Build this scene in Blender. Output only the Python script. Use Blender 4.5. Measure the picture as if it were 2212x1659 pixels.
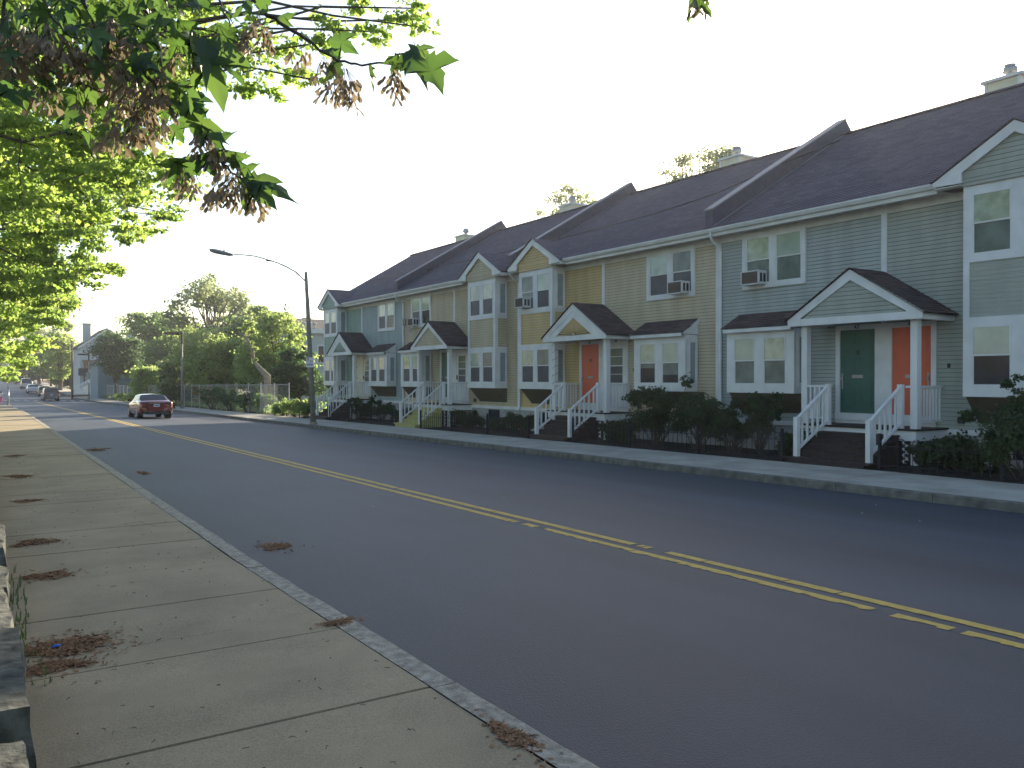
import bpy, math, random
import numpy as np
from mathutils import Vector, Matrix
R_ = math.radians
sc = bpy.context.scene
for o in list(bpy.data.objects): bpy.data.objects.remove(o)

# ------------------------------------------------------------------ camera, sky, sun, exposure
EYE = 1.65; TH = R_(33.16); FPX = 1800.0; SN, CS = math.sin(TH), math.cos(TH)
cd = bpy.data.cameras.new('camera'); cam = bpy.data.objects.new('camera', cd); sc.collection.objects.link(cam)
cd.sensor_width = 36; cd.lens = 36 * FPX / 2212; cd.clip_end = 6000; cd.clip_start = 0.05
cam.location = (0, 0, EYE); cam.rotation_euler = (R_(90 - 0.35), 0, -TH)
sc.camera = cam
SUN_AZ, SUN_EL = R_(54), R_(18)
w = bpy.data.worlds.new('World'); sc.world = w; w.use_nodes = True
nt = w.node_tree; nt.nodes.clear()
sky = nt.nodes.new('ShaderNodeTexSky'); sky.sky_type = 'NISHITA'; sky.sun_disc = False
sky.sun_elevation = SUN_EL; sky.sun_rotation = SUN_AZ; sky.air_density = 1.0; sky.dust_density = 1.2; sky.ozone_density = 1.0
bg = nt.nodes.new('ShaderNodeBackground'); bg.inputs[1].default_value = 0.09
wo = nt.nodes.new('ShaderNodeOutputWorld')
nt.links.new(sky.outputs[0], bg.inputs[0]); nt.links.new(bg.outputs[0], wo.inputs[0])
sd = bpy.data.lights.new('sun', 'SUN'); sd.energy = 5.0; sd.angle = R_(0.5); sd.color = (1, 0.86, 0.66)
so = bpy.data.objects.new('sun', sd); sc.collection.objects.link(so)
SDIR = Vector((math.sin(SUN_AZ) * math.cos(SUN_EL), math.cos(SUN_AZ) * math.cos(SUN_EL), math.sin(SUN_EL)))
so.rotation_euler = SDIR.to_track_quat('Z', 'Y').to_euler()
sc.view_settings.view_transform = 'Standard'; sc.view_settings.look = 'None'
sc.view_settings.exposure = 1.65; sc.view_settings.gamma = 1
sc.cycles.max_bounces = 8; sc.cycles.transparent_max_bounces = 24
sc.cycles.sample_clamp_indirect = 6

def at(px, py, zc):
    """world point seen at pixel (2212-wide photo) at depth zc"""
    xc = (px - 1106) / FPX * zc; v = (818.5 - py) / FPX * zc
    return Vector((xc * CS + zc * SN, -xc * SN + zc * CS, EYE + v))

# ------------------------------------------------------------------ materials
def N(t, k, **kw):
    n = t.nodes.new(k)
    for a, b in kw.items(): setattr(n, a, b)
    return n
def mat(name, col, rough=0.6, spec=0.3, metal=0.0, var=0.0, scale=5.0, bump=0.0, bscale=60.0, col2=None, coat=0.0, trans=None, detail=6, stretch=None):
    m = bpy.data.materials.new(name); m.use_nodes = True; t = m.node_tree; t.nodes.clear()
    out = N(t, 'ShaderNodeOutputMaterial'); p = N(t, 'ShaderNodeBsdfPrincipled')
    p.inputs['Roughness'].default_value = rough; p.inputs['Specular IOR Level'].default_value = spec
    p.inputs['Metallic'].default_value = metal; p.inputs['Coat Weight'].default_value = coat
    p.inputs['Coat Roughness'].default_value = 0.05
    t.links.new(p.outputs[0], out.inputs[0])
    tc = N(t, 'ShaderNodeTexCoord')
    if var > 0 or col2:
        c2 = col2 or tuple(max(0, c * (1 - var)) for c in col); c1 = col if col2 else tuple(min(1, c * (1 + var)) for c in col)
        n = N(t, 'ShaderNodeTexNoise'); n.inputs['Scale'].default_value = scale; n.inputs['Detail'].default_value = detail
        r = N(t, 'ShaderNodeValToRGB'); r.color_ramp.elements[0].position = 0.32; r.color_ramp.elements[1].position = 0.68
        r.color_ramp.elements[0].color = (*c2, 1); r.color_ramp.elements[1].color = (*c1, 1)
        if stretch:
            mp = N(t, 'ShaderNodeMapping'); mp.inputs['Scale'].default_value = stretch; t.links.new(tc.outputs['Object'], mp.inputs[0]); t.links.new(mp.outputs[0], n.inputs['Vector'])
        else: t.links.new(tc.outputs['Object'], n.inputs['Vector'])
        t.links.new(n.outputs[0], r.inputs[0]); t.links.new(r.outputs[0], p.inputs['Base Color'])
    else: p.inputs['Base Color'].default_value = (*col, 1)
    if bump > 0:
        n2 = N(t, 'ShaderNodeTexNoise'); n2.inputs['Scale'].default_value = bscale; n2.inputs['Detail'].default_value = 5
        b = N(t, 'ShaderNodeBump'); b.inputs['Strength'].default_value = bump; b.inputs['Distance'].default_value = 0.02
        t.links.new(tc.outputs['Object'], n2.inputs['Vector']); t.links.new(n2.outputs[0], b.inputs['Height']); t.links.new(b.outputs[0], p.inputs['Normal'])
    return m
def leaf_mat(name, c1, c2, tr, tmix=0.45, rough=0.55):
    m = bpy.data.materials.new(name); m.use_nodes = True; t = m.node_tree; t.nodes.clear()
    out = N(t, 'ShaderNodeOutputMaterial'); p = N(t, 'ShaderNodeBsdfPrincipled'); tl = N(t, 'ShaderNodeBsdfTranslucent'); mx = N(t, 'ShaderNodeMixShader')
    p.inputs['Roughness'].default_value = rough; p.inputs['Specular IOR Level'].default_value = 0.3
    at_ = N(t, 'ShaderNodeAttribute', attribute_name='tint')
    r = N(t, 'ShaderNodeMix', data_type='RGBA'); r.inputs[6].default_value = (*c1, 1); r.inputs[7].default_value = (*c2, 1)
    t.links.new(at_.outputs['Fac'], r.inputs[0]); t.links.new(r.outputs[2], p.inputs['Base Color'])
    r2 = N(t, 'ShaderNodeMix', data_type='RGBA'); r2.inputs[6].default_value = (*tr, 1); r2.inputs[7].default_value = (tr[0] * .6, tr[1] * .75, tr[2] * .7, 1)
    t.links.new(at_.outputs['Fac'], r2.inputs[0]); t.links.new(r2.outputs[2], tl.inputs[0])
    mx.inputs[0].default_value = tmix
    t.links.new(p.outputs[0], mx.inputs[1]); t.links.new(tl.outputs[0], mx.inputs[2]); t.links.new(mx.outputs[0], out.inputs[0])
    return m
def shingle_mat(name, c1, c2):
    m = bpy.data.materials.new(name); m.use_nodes = True; t = m.node_tree; t.nodes.clear()
    out = N(t, 'ShaderNodeOutputMaterial'); p = N(t, 'ShaderNodeBsdfPrincipled'); t.links.new(p.outputs[0], out.inputs[0])
    p.inputs['Roughness'].default_value = 0.9; p.inputs['Specular IOR Level'].default_value = 0.15
    uv = N(t, 'ShaderNodeUVMap'); b = N(t, 'ShaderNodeTexBrick'); b.offset = 0.37; b.inputs['Scale'].default_value = 1
    b.inputs['Brick Width'].default_value = 0.31; b.inputs['Row Height'].default_value = 0.14; b.inputs['Mortar Size'].default_value = 0.006
    b.inputs['Color1'].default_value = (*c1, 1); b.inputs['Color2'].default_value = (*c2, 1); b.inputs['Mortar'].default_value = (c1[0] * .6, c1[1] * .6, c1[2] * .6, 1)
    b.inputs['Bias'].default_value = 0.0
    n = N(t, 'ShaderNodeTexNoise'); n.inputs['Scale'].default_value = 0.9; n.inputs['Detail'].default_value = 8; n.inputs['Roughness'].default_value = 0.65
    mp = N(t, 'ShaderNodeMapRange'); mp.inputs[1].default_value = .3; mp.inputs[2].default_value = .7; mp.inputs[3].default_value = 0.87; mp.inputs[4].default_value = 1.14
    vm = N(t, 'ShaderNodeVectorMath', operation='SCALE')
    tc = N(t, 'ShaderNodeTexCoord')
    t.links.new(uv.outputs[0], b.inputs[0]); t.links.new(tc.outputs['Object'], n.inputs['Vector']); t.links.new(n.outputs[0], mp.inputs[0])
    t.links.new(b.outputs[0], vm.inputs[0]); t.links.new(mp.outputs[0], vm.inputs['Scale']); t.links.new(vm.outputs[0], p.inputs['Base Color'])
    n3 = N(t, 'ShaderNodeTexNoise'); n3.inputs['Scale'].default_value = 140
    bp = N(t, 'ShaderNodeBump'); bp.inputs['Strength'].default_value = .5; bp.inputs['Distance'].default_value = .01
    t.links.new(tc.outputs['Object'], n3.inputs['Vector']); t.links.new(n3.outputs[0], bp.inputs['Height']); t.links.new(bp.outputs[0], p.inputs['Normal'])
    return m
def siding_mat(name, c):
    return mat(name, c, rough=0.6, spec=0.25, var=0.11, scale=2.4, bump=0.12, bscale=35, stretch=(1, 1, .3))
def asphalt_mat():
    m = bpy.data.materials.new('asphalt'); m.use_nodes = True; t = m.node_tree; t.nodes.clear()
    out = N(t, 'ShaderNodeOutputMaterial'); p = N(t, 'ShaderNodeBsdfPrincipled'); t.links.new(p.outputs[0], out.inputs[0])
    p.inputs['Roughness'].default_value = 0.6; p.inputs['Specular IOR Level'].default_value = 0.33
    tc = N(t, 'ShaderNodeTexCoord')
    def noise(scale, detail, vec=(1, 1, 1)):
        mpg = N(t, 'ShaderNodeMapping'); mpg.inputs['Scale'].default_value = vec
        n = N(t, 'ShaderNodeTexNoise'); n.inputs['Scale'].default_value = scale; n.inputs['Detail'].default_value = detail
        t.links.new(tc.outputs['Object'], mpg.inputs[0]); t.links.new(mpg.outputs[0], n.inputs['Vector']); return n
    a = noise(1.0, 5, (0.8, 0.05, 1)); b = noise(160, 3); c = noise(0.35, 5); v = N(t, 'ShaderNodeTexVoronoi'); v.inputs['Scale'].default_value = 90
    t.links.new(tc.outputs['Object'], v.inputs['Vector'])
    def rng(n, lo, hi, sock=0, f0=.3, f1=.7):
        q = N(t, 'ShaderNodeMapRange'); q.inputs[1].default_value = f0; q.inputs[2].default_value = f1; q.inputs[3].default_value = lo; q.inputs[4].default_value = hi
        t.links.new(n.outputs[sock], q.inputs[0]); return q
    ms = [rng(a, .76, 1.26), rng(b, .72, 1.3), rng(c, .86, 1.14)]
    q = N(t, 'ShaderNodeMath', operation='MULTIPLY'); t.links.new(ms[0].outputs[0], q.inputs[0]); t.links.new(ms[1].outputs[0], q.inputs[1])
    q2 = N(t, 'ShaderNodeMath', operation='MULTIPLY'); t.links.new(q.outputs[0], q2.inputs[0]); t.links.new(ms[2].outputs[0], q2.inputs[1])
    vm = N(t, 'ShaderNodeVectorMath', operation='SCALE'); vm.inputs[0].default_value = (0.028, 0.038, 0.056); t.links.new(q2.outputs[0], vm.inputs['Scale'])
    t.links.new(vm.outputs[0], p.inputs['Base Color'])
    bp = N(t, 'ShaderNodeBump'); bp.inputs['Strength'].default_value = .6; bp.inputs['Distance'].default_value = .006
    t.links.new(v.outputs[0], bp.inputs['Height']); t.links.new(bp.outputs[0], p.inputs['Normal'])
    return m
def concrete_mat(name, c, c2):
    m = bpy.data.materials.new(name); m.use_nodes = True; t = m.node_tree; t.nodes.clear()
    out = N(t, 'ShaderNodeOutputMaterial'); p = N(t, 'ShaderNodeBsdfPrincipled'); t.links.new(p.outputs[0], out.inputs[0])
    p.inputs['Roughness'].default_value = 0.85; p.inputs['Specular IOR Level'].default_value = 0.25
    tc = N(t, 'ShaderNodeTexCoord')
    n1 = N(t, 'ShaderNodeTexNoise'); n1.inputs['Scale'].default_value = 1.1; n1.inputs['Detail'].default_value = 8; n1.inputs['Roughness'].default_value = .62
    n2 = N(t, 'ShaderNodeTexNoise'); n2.inputs['Scale'].default_value = 110; n2.inputs['Detail'].default_value = 2
    for n in (n1, n2): t.links.new(tc.outputs['Object'], n.inputs['Vector'])
    r = N(t, 'ShaderNodeValToRGB'); r.color_ramp.elements[0].position = .3; r.color_ramp.elements[1].position = .66
    r.color_ramp.elements[0].color = (*c2, 1); r.color_ramp.elements[1].color = (*c, 1); t.links.new(n1.outputs[0], r.inputs[0])
    q = N(t, 'ShaderNodeMapRange'); q.inputs[1].default_value = .3; q.inputs[2].default_value = .7; q.inputs[3].default_value = .78; q.inputs[4].default_value = 1.2
    t.links.new(n2.outputs[0], q.inputs[0])
    vm = N(t, 'ShaderNodeVectorMath', operation='SCALE'); t.links.new(r.outputs[0], vm.inputs[0]); t.links.new(q.outputs[0], vm.inputs['Scale']); t.links.new(vm.outputs[0], p.inputs['Base Color'])
    bp = N(t, 'ShaderNodeBump'); bp.inputs['Strength'].default_value = .35; bp.inputs['Distance'].default_value = .006
    t.links.new(n2.outputs[0], bp.inputs['Height']); t.links.new(bp.outputs[0], p.inputs['Normal'])
    return m
def chain_mat():
    m = bpy.data.materials.new('chain_link'); m.use_nodes = True; t = m.node_tree; t.nodes.clear()
    out = N(t, 'ShaderNodeOutputMaterial'); p = N(t, 'ShaderNodeBsdfPrincipled'); tr = N(t, 'ShaderNodeBsdfTransparent'); mx = N(t, 'ShaderNodeMixShader')
    p.inputs['Base Color'].default_value = (.42, .43, .42, 1); p.inputs['Metallic'].default_value = .5; p.inputs['Roughness'].default_value = .5
    tc = N(t, 'ShaderNodeTexCoord'); sp = N(t, 'ShaderNodeSeparateXYZ'); t.links.new(tc.outputs['Object'], sp.inputs[0])
    outs = []
    for op in ('ADD', 'SUBTRACT'):
        a = N(t, 'ShaderNodeMath', operation=op); t.links.new(sp.outputs[1], a.inputs[0]); t.links.new(sp.outputs[2], a.inputs[1])
        b = N(t, 'ShaderNodeMath', operation='DIVIDE'); t.links.new(a.outputs[0], b.inputs[0]); b.inputs[1].default_value = .075
        c = N(t, 'ShaderNodeMath', operation='FRACT'); t.links.new(b.outputs[0], c.inputs[0])
        d = N(t, 'ShaderNodeMath', operation='LESS_THAN'); t.links.new(c.outputs[0], d.inputs[0]); d.inputs[1].default_value = .085; outs.append(d)
    e = N(t, 'ShaderNodeMath', operation='MAXIMUM'); t.links.new(outs[0].outputs[0], e.inputs[0]); t.links.new(outs[1].outputs[0], e.inputs[1])
    t.links.new(e.outputs[0], mx.inputs[0]); t.links.new(tr.outputs[0], mx.inputs[1]); t.links.new(p.outputs[0], mx.inputs[2]); t.links.new(mx.outputs[0], out.inputs[0])
    return m
M = dict(
    white=mat('white_paint', (.62, .625, .62), rough=.5, var=.09, scale=2.2, bump=.08),
    cream=mat('cream_paint', (.62, .58, .42), rough=.4, var=.06, scale=2.5),
    blue1=siding_mat('grey_green_siding', (.31, .335, .295)), blue2=siding_mat('blue_grey_siding', (.32, .355, .335)),
    beige=siding_mat('beige_siding', (.46, .395, .275)), yellow=siding_mat('yellow_siding', (.48, .355, .165)),
    khaki=siding_mat('khaki_siding', (.43, .37, .245)), tan=siding_mat('tan_siding', (.46, .385, .265)),
    blue3=siding_mat('pale_blue_siding', (.30, .355, .345)), green=siding_mat('green_siding', (.26, .345, .29)),
    shingle=shingle_mat('shingles', (.098, .088, .118), (.136, .123, .157)),
    pshingle=shingle_mat('porch_shingles', (.06, .046, .052), (.105, .082, .09)),
    flash=mat('dark_flashing', (.055, .055, .085), rough=.6, var=.2), flashedge=mat('flashing_edge', (.16, .16, .19), rough=.5),
    orange=mat('orange_door', (.60, .125, .065), rough=.4, var=.05), teal=mat('green_door', (.045, .115, .092), rough=.4, var=.08),
    brown=mat('brown_steps', (.035, .024, .024), rough=.6, var=.3, scale=8), ystep=mat('yellow_steps', (.36, .33, .13), rough=.7, var=.12, scale=6),
    found=mat('foundation', (.34, .34, .33), rough=.9, var=.15, bump=.3), soffit=mat('soffit', (.45, .45, .42), rough=.7, var=.2, scale=9),
    under=mat('underside_shade', (.085, .075, .05), rough=.8, var=.1),  # siding colour darkened to paint in the shade below the bays
    pshade2=mat('blind_reflection_pane_b', (.40, .44, .36), rough=.1, spec=.6, col2=(.24, .28, .21), scale=4.5, coat=.7), pshade3=mat('blind_reflection_pane_c', (.30, .36, .31), rough=.12, spec=.6, var=.12, scale=2, coat=.6),  # pale blinds behind glass; the mottling also paints in reflected trees
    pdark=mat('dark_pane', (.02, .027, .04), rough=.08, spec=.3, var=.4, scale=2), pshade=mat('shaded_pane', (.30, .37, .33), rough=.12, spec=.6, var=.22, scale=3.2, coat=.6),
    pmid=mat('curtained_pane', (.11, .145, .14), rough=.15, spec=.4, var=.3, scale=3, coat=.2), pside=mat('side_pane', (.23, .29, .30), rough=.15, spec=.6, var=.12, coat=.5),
    screen=mat('window_screen', (.05, .062, .08), rough=.4, spec=.3, var=.3, scale=2),
    metal=mat('dull_metal', (.35, .35, .36), rough=.45, metal=.7), darkmetal=mat('dark_metal', (.05, .05, .055), rough=.5, metal=.3),
    black=mat('black_iron', (.012, .012, .018), rough=.5), acw=mat('ac_casing', (.55, .56, .56), rough=.5, var=.08), acb=mat('ac_grille', (.085, .07, .06), rough=.8, var=.2, scale=30),
    mulch=mat('mulch', (.028, .020, .017), rough=.95, var=.5, scale=9, bump=1, bscale=40),
    grass=mat('grass_ground', (.055, .075, .025), rough=.95, col2=(.07, .055, .03), scale=1.5, bump=.8, bscale=25),
    granite=mat('granite_kerb', (.42, .38, .31), rough=.9, col2=(.21, .19, .155), scale=16, bump=1, bscale=60, detail=10),
    kerbdark=mat('weathered_kerb', (.13, .125, .11), rough=.9, var=.35, scale=5, bump=.5, bscale=40),
    stone=mat('wall_stone', (.105, .108, .092), rough=.95, col2=(.025, .027, .022), scale=9, bump=1, bscale=14, detail=10),
    yellowline=mat('road_paint', (.50, .34, .075), rough=.7, var=.14, scale=14), whiteline=mat('white_road_paint', (.6, .6, .58), rough=.7, var=.2, scale=9),
    bark=mat('bark', (.085, .07, .055), rough=.95, var=.4, scale=7, bump=.8, bscale=22), palebark=mat('pale_bark', (.26, .22, .17), rough=.9, var=.3, scale=5, bump=.6, bscale=20),
    twig=mat('twig', (.05, .038, .03), rough=.8, var=.3, scale=20),
    lampbrown=mat('brown_lamp_paint', (.045, .03, .022), rough=.5, var=.1), post=mat('lamp_post', (.22, .205, .175), rough=.6, var=.25, scale=3), lampgrey=mat('lamp_head', (.25, .25, .26), rough=.4, var=.1),
    wood=mat('pole_wood', (.16, .13, .10), rough=.9, var=.25, scale=6), tyre=mat('tyre', (.012, .012, .013), rough=.85), rim=mat('rim', (.3, .3, .32), rough=.35, metal=.8),
    cglass=mat('car_glass', (.02, .022, .028), rough=.04, spec=.8), tail=mat('tail_lamp', (.45, .01, .015), rough=.15, spec=.7, coat=1), plate=mat('plate', (.62, .64, .68), rough=.5), plateink=mat('plate_ink', (.12, .14, .35), rough=.5),
    chrome=mat('chrome', (.75, .75, .76), rough=.12, metal=1), redcar=mat('red_car', (.15, .007, .010), rough=.25, metal=.35, coat=1),
    asphalt=asphalt_mat(), concrete=concrete_mat('concrete_warm', (.335, .27, .175), (.225, .185, .12)), concrete2=concrete_mat('concrete_grey', (.44, .42, .365), (.27, .25, .215)),
    litter=mat('seed_litter', (.30, .16, .08), rough=.9, col2=(.14, .075, .04), scale=60), chain=chain_mat(),
    signw=mat('sign_white', (.7, .71, .74), rough=.4), signred=mat('sign_red', (.5, .03, .04), rough=.5), ink=mat('sign_ink', (.05, .05, .09), rough=.6), signbrown=mat('sign_band', (.10, .07, .08), rough=.6),
    seam=mat('joint_shade', (.10, .10, .09), rough=.9),
    brick=mat('brick_wall', (.23, .15, .10), rough=.9, var=.3, scale=3), greyhouse=mat('grey_house_siding', (.42, .45, .46), rough=.7, var=.05), bluehouse=mat('blue_house_siding', (.17, .23, .26), rough=.7, var=.06),
    trimdark=mat('dark_roofing', (.05, .045, .05), rough=.9, var=.2), curtain=mat('yellow_curtain', (.45, .3, .06), rough=.8), blue=mat('blue_plastic', (.02, .12, .5), rough=.3),
    hydrant=mat('hydrant_black', (.02, .02, .02), rough=.5), hydcap=mat('hydrant_yellow', (.6, .42, .06), rough=.5),
)
L = dict(
    maple=leaf_mat('maple_leaves', (.18, .26, .045), (.11, .185, .035), (.52, .67, .14), .57),
    bright=leaf_mat('bright_leaves', (.21, .28, .075), (.14, .20, .055), (.54, .64, .20), .55),
    mid=leaf_mat('mid_leaves', (.15, .22, .07), (.09, .15, .05), (.40, .52, .18), .52),
    dark=leaf_mat('dark_leaves', (.055, .10, .042), (.034, .07, .03), (.16, .27, .09), .42),
    pale=leaf_mat('pale_leaves', (.20, .25, .11), (.14, .19, .08), (.44, .48, .24), .52),
    olive=leaf_mat('olive_leaves', (.10, .10, .04), (.07, .07, .03), (.25, .24, .08), .4),
    shrub=leaf_mat('shrub_leaves', (.048, .075, .028), (.022, .040, .017), (.08, .12, .035), .3),
    near=leaf_mat('near_leaves', (.045, .085, .035), (.02, .042, .022), (.20, .34, .06), .3, .4),
    samara=leaf_mat('samara', (.27, .205, .145), (.12, .09, .062), (.40, .31, .19), .3),
    rust=leaf_mat('rusty_leaves', (.16, .10, .03), (.10, .09, .02), (.42, .28, .06), .45),
)

# ------------------------------------------------------------------ builders
ORG = {}
class MB:
    def __init__(s): s.v = []; s.f = []; s.m = []; s.uv = {}
    def quad(s, a, b, c, d, m=0, uv=None):
        i = len(s.v); s.v += [tuple(a), tuple(b), tuple(c), tuple(d)]; s.f.append((i, i + 1, i + 2, i + 3)); s.m.append(m)
        if uv: s.uv[len(s.f) - 1] = uv
        return s
    def tri(s, a, b, c, m=0):
        i = len(s.v); s.v += [tuple(a), tuple(b), tuple(c)]; s.f.append((i, i + 1, i + 2)); s.m.append(m); return s
    def box(s, x0, x1, y0, y1, z0, z1, m=0):
        x0, x1 = min(x0, x1), max(x0, x1); y0, y1 = min(y0, y1), max(y0, y1); z0, z1 = min(z0, z1), max(z0, z1)
        i = len(s.v)
        s.v += [(x0, y0, z0), (x1, y0, z0), (x1, y1, z0), (x0, y1, z0), (x0, y0, z1), (x1, y0, z1), (x1, y1, z1), (x0, y1, z1)]
        for f in ((0, 3, 2, 1), (4, 5, 6, 7), (0, 1, 5, 4), (1, 2, 6, 5), (2, 3, 7, 6), (3, 0, 4, 7)): s.f.append(tuple(i + k for k in f)); s.m.append(m)
        return s
    def prism(s, poly, d, m=0):
        """poly: list of 3d points, extruded by vector d"""
        d = Vector(d); a = [Vector(p) for p in poly]; i = len(s.v); n = len(a)
        s.v += [tuple(p) for p in a] + [tuple(p + d) for p in a]
        s.f.append(tuple(i + k for k in range(n))); s.m.append(m); s.f.append(tuple(i + n + k for k in reversed(range(n)))); s.m.append(m)
        for k in range(n):
            q = (k + 1) % n; s.f.append((i + q, i + k, i + n + k, i + n + q)); s.m.append(m)
        return s
    def beam(s, a, b, w, h, m=0, up=(0, 0, 1)):
        a, b = Vector(a), Vector(b); d = (b - a).normalized(); sd = d.cross(Vector(up))
        sd = sd.normalized() if sd.length > 1e-5 else Vector((1, 0, 0)); u = sd.cross(d)
        p = [a + sd * w / 2 + u * h / 2, a - sd * w / 2 + u * h / 2, a - sd * w / 2 - u * h / 2, a + sd * w / 2 - u * h / 2]
        return s.prism(p, b - a, m)
    def tube(s, pts, rad, n=8, m=0, cap=True):
        pts = [Vector(p) for p in pts]; rad = rad if isinstance(rad, (list, tuple)) else [rad] * len(pts)
        base = len(s.v); ref = None
        for k, p in enumerate(pts):
            d = (pts[min(k + 1, len(pts) - 1)] - pts[max(k - 1, 0)]).normalized()
            if ref is None: ref = d.orthogonal().normalized()
            ref = (ref - d * ref.dot(d)); ref = ref.normalized() if ref.length > 1e-6 else d.orthogonal().normalized()
            b = d.cross(ref)
            for j in range(n):
                a = 2 * math.pi * j / n; s.v.append(tuple(p + (ref * math.cos(a) + b * math.sin(a)) * rad[k]))
        for k in range(len(pts) - 1):
            for j in range(n):
                j2 = (j + 1) % n; s.f.append((base + k * n + j, base + k * n + j2, base + (k + 1) * n + j2, base + (k + 1) * n + j)); s.m.append(m)
        if cap:
            s.f.append(tuple(base + j for j in reversed(range(n)))); s.m.append(m)
            s.f.append(tuple(base + (len(pts) - 1) * n + j for j in range(n))); s.m.append(m)
        return s
    def lathe(s, prof, c, n=16, m=0):
        return s.tube([(c[0], c[1], c[2] + z) for r, z in prof], [max(r, .001) for r, z in prof], n, m)
    def lap(s, P0, P1, Q0, Q1, expo, lift, nrm, m=0, seam=False, sm=1, seam_w=.009):
        """overlapping courses (clapboards, shingles) between a bottom edge P0-P1 and a top edge Q0-Q1"""
        P0, P1, Q0, Q1, nrm = map(Vector, (P0, P1, Q0, Q1, nrm)); nrm = nrm.normalized()
        al = (P1 - P0); L0 = al.length; ah = al.normalized(); up = Q0 - P0; up = up - ah * up.dot(ah); H = up.length; k = max(1, round(H / expo))
        def pt(t, e): return (P0.lerp(Q0, t) if e == 0 else P1.lerp(Q1, t))
        for i in range(k):
            t0, t1 = i / k, (i + 1) / k
            a, b, c, d = pt(t0, 0) + nrm * lift, pt(t0, 1) + nrm * lift, pt(t1, 1), pt(t1, 0)
            u = [(q - P0).dot(ah) for q in (a, b, c, d)]
            if lift > .0125 or seam:      # clapboards: dark top strip paints the shadow and dirt under the next board
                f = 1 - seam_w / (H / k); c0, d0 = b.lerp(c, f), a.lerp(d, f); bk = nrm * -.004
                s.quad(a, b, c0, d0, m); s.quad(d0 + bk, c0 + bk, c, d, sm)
            else: s.quad(a, b, c, d, m, ((u[0], t0 * H), (u[1], t0 * H), (u[2], t1 * H), (u[3], t1 * H)))
            s.quad(pt(t0, 0), pt(t0, 1), b, a, m, ((u[0], t0 * H), (u[1], t0 * H), (u[1], t0 * H), (u[0], t0 * H)))
        return s
    def build(s, name, mats, parent=None, label=None, smooth=False, kind=None, org=None):
        me = bpy.data.meshes.new(name)
        o_ = ORG.get(parent.name, Vector((0, 0, 0))) if parent else (Vector(org) if org else Vector((0, 0, 0)))
        vs = [(a - o_.x, b - o_.y, c - o_.z) for a, b, c in s.v] if o_.length else s.v
        me.from_pydata(vs, [], s.f)
        if not isinstance(mats, (list, tuple)): mats = [mats]
        for q in mats: me.materials.append(q)
        me.polygons.foreach_set('material_index', s.m)
        if smooth: me.polygons.foreach_set('use_smooth', [True] * len(s.f))
        if s.uv:
            ul = me.uv_layers.new(name='UVMap')
            for fi, uvs in s.uv.items():
                ls = me.polygons[fi].loop_start
                for k, q in enumerate(uvs): ul.data[ls + k].uv = q
        me.update()
        o = bpy.data.objects.new(name, me); sc.collection.objects.link(o)
        if parent: o.parent = parent; ORG[o.name] = o_
        elif org: o.location = org; ORG[o.name] = o_
        if label: o['label'] = label
        if kind: o['kind'] = kind
        return o
def tag(o, label=None, cat=None, group=None, kind=None):
    if label: o['label'] = label
    if cat: o['category'] = cat
    if group: o['group'] = group
    if kind: o['kind'] = kind
    return o
def thing(name, loc, label, cat, group=None):
    o = bpy.data.objects.new(name, None); sc.collection.objects.link(o); o.location = loc; o.empty_display_size = .3
    ORG[o.name] = Vector(loc); return tag(o, label, cat, group)
def copy_tree(o, loc, rz=None, label=None, parent=None):
    c = o.copy(); sc.collection.objects.link(c)
    if parent is None:
        c.location = loc
        if rz is not None: c.rotation_euler = (0, 0, rz)
        if label: c['label'] = label
    else: c.parent = parent
    for ch in list(o.children): copy_tree(ch, None, parent=c)
    return c
def text_mesh(txt, size, mtx, name, m, parent, depth=.004):
    cu = bpy.data.curves.new('t', 'FONT'); cu.body = txt; cu.size = size; cu.extrude = depth; cu.align_x = 'CENTER'; cu.align_y = 'CENTER'
    tmp = bpy.data.objects.new('t', cu); sc.collection.objects.link(tmp)
    bpy.context.view_layer.update()
    me = bpy.data.meshes.new_from_object(tmp.evaluated_get(bpy.context.evaluated_depsgraph_get()))
    bpy.data.objects.remove(tmp)
    me.transform(Matrix.Translation(-ORG.get(parent.name, Vector())) @ mtx); me.materials.clear(); me.materials.append(m); me.name = name
    o = bpy.data.objects.new(name, me); sc.collection.objects.link(o); o.parent = parent; ORG[o.name] = ORG.get(parent.name, Vector())
    return o
def face_west(x, y, z):   # text plane facing the street (-X): text right = -Y
    return Matrix.Translation((x, y, z)) @ Matrix(((0, 0, -1, 0), (-1, 0, 0, 0), (0, 1, 0, 0), (0, 0, 0, 1)))

# ------------------------------------------------------------------ ground profile
PROF = [(-400, 1.2), (-60, .5), (0, 0), (113, -.915), (140, -.98), (150, -.8), (161, -.42), (179, .0), (200, .38), (226, .85), (245, 1.25), (270, 1.6), (290, 1.62), (310, 1.45), (360, .6), (500, -2), (3000, -6)]
def zs(y):
    for (a, za), (b, zb) in zip(PROF, PROF[1:]):
        if a <= y <= b: return za + (zb - za) * (y - a) / (b - a)
    return PROF[-1][1]
def lin(tab, y):
    if y <= tab[0][0]: return tab[0][1]
    for (a, za), (b, zb) in zip(tab, tab[1:]):
        if y <= b: return za + (zb - za) * (y - a) / (b - a)
    return tab[-1][1]
LK = [(0, 2.27), (8, 2.27), (34, 2.72), (60, 3.15), (90, 3.2), (400, 3.2)]      # left kerb X
YL = [(0, 6.02), (10, 6.02), (45, 6.35), (90, 6.6), (400, 6.6)]                   # centre line X
RK = 13.25; RB = 15.9                                                               # right kerb, back of right sidewalk
def road_z(x, y):
    return zs(y) + lin([(2.2, -.135), (6.1, -.12), (13.25, -.32), (13.6, -.32)], x)
def yr(a, b, st):
    n = max(1, int((b - a) / st)); return [a + (b - a) * i / n for i in range(n + 1)]

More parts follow.
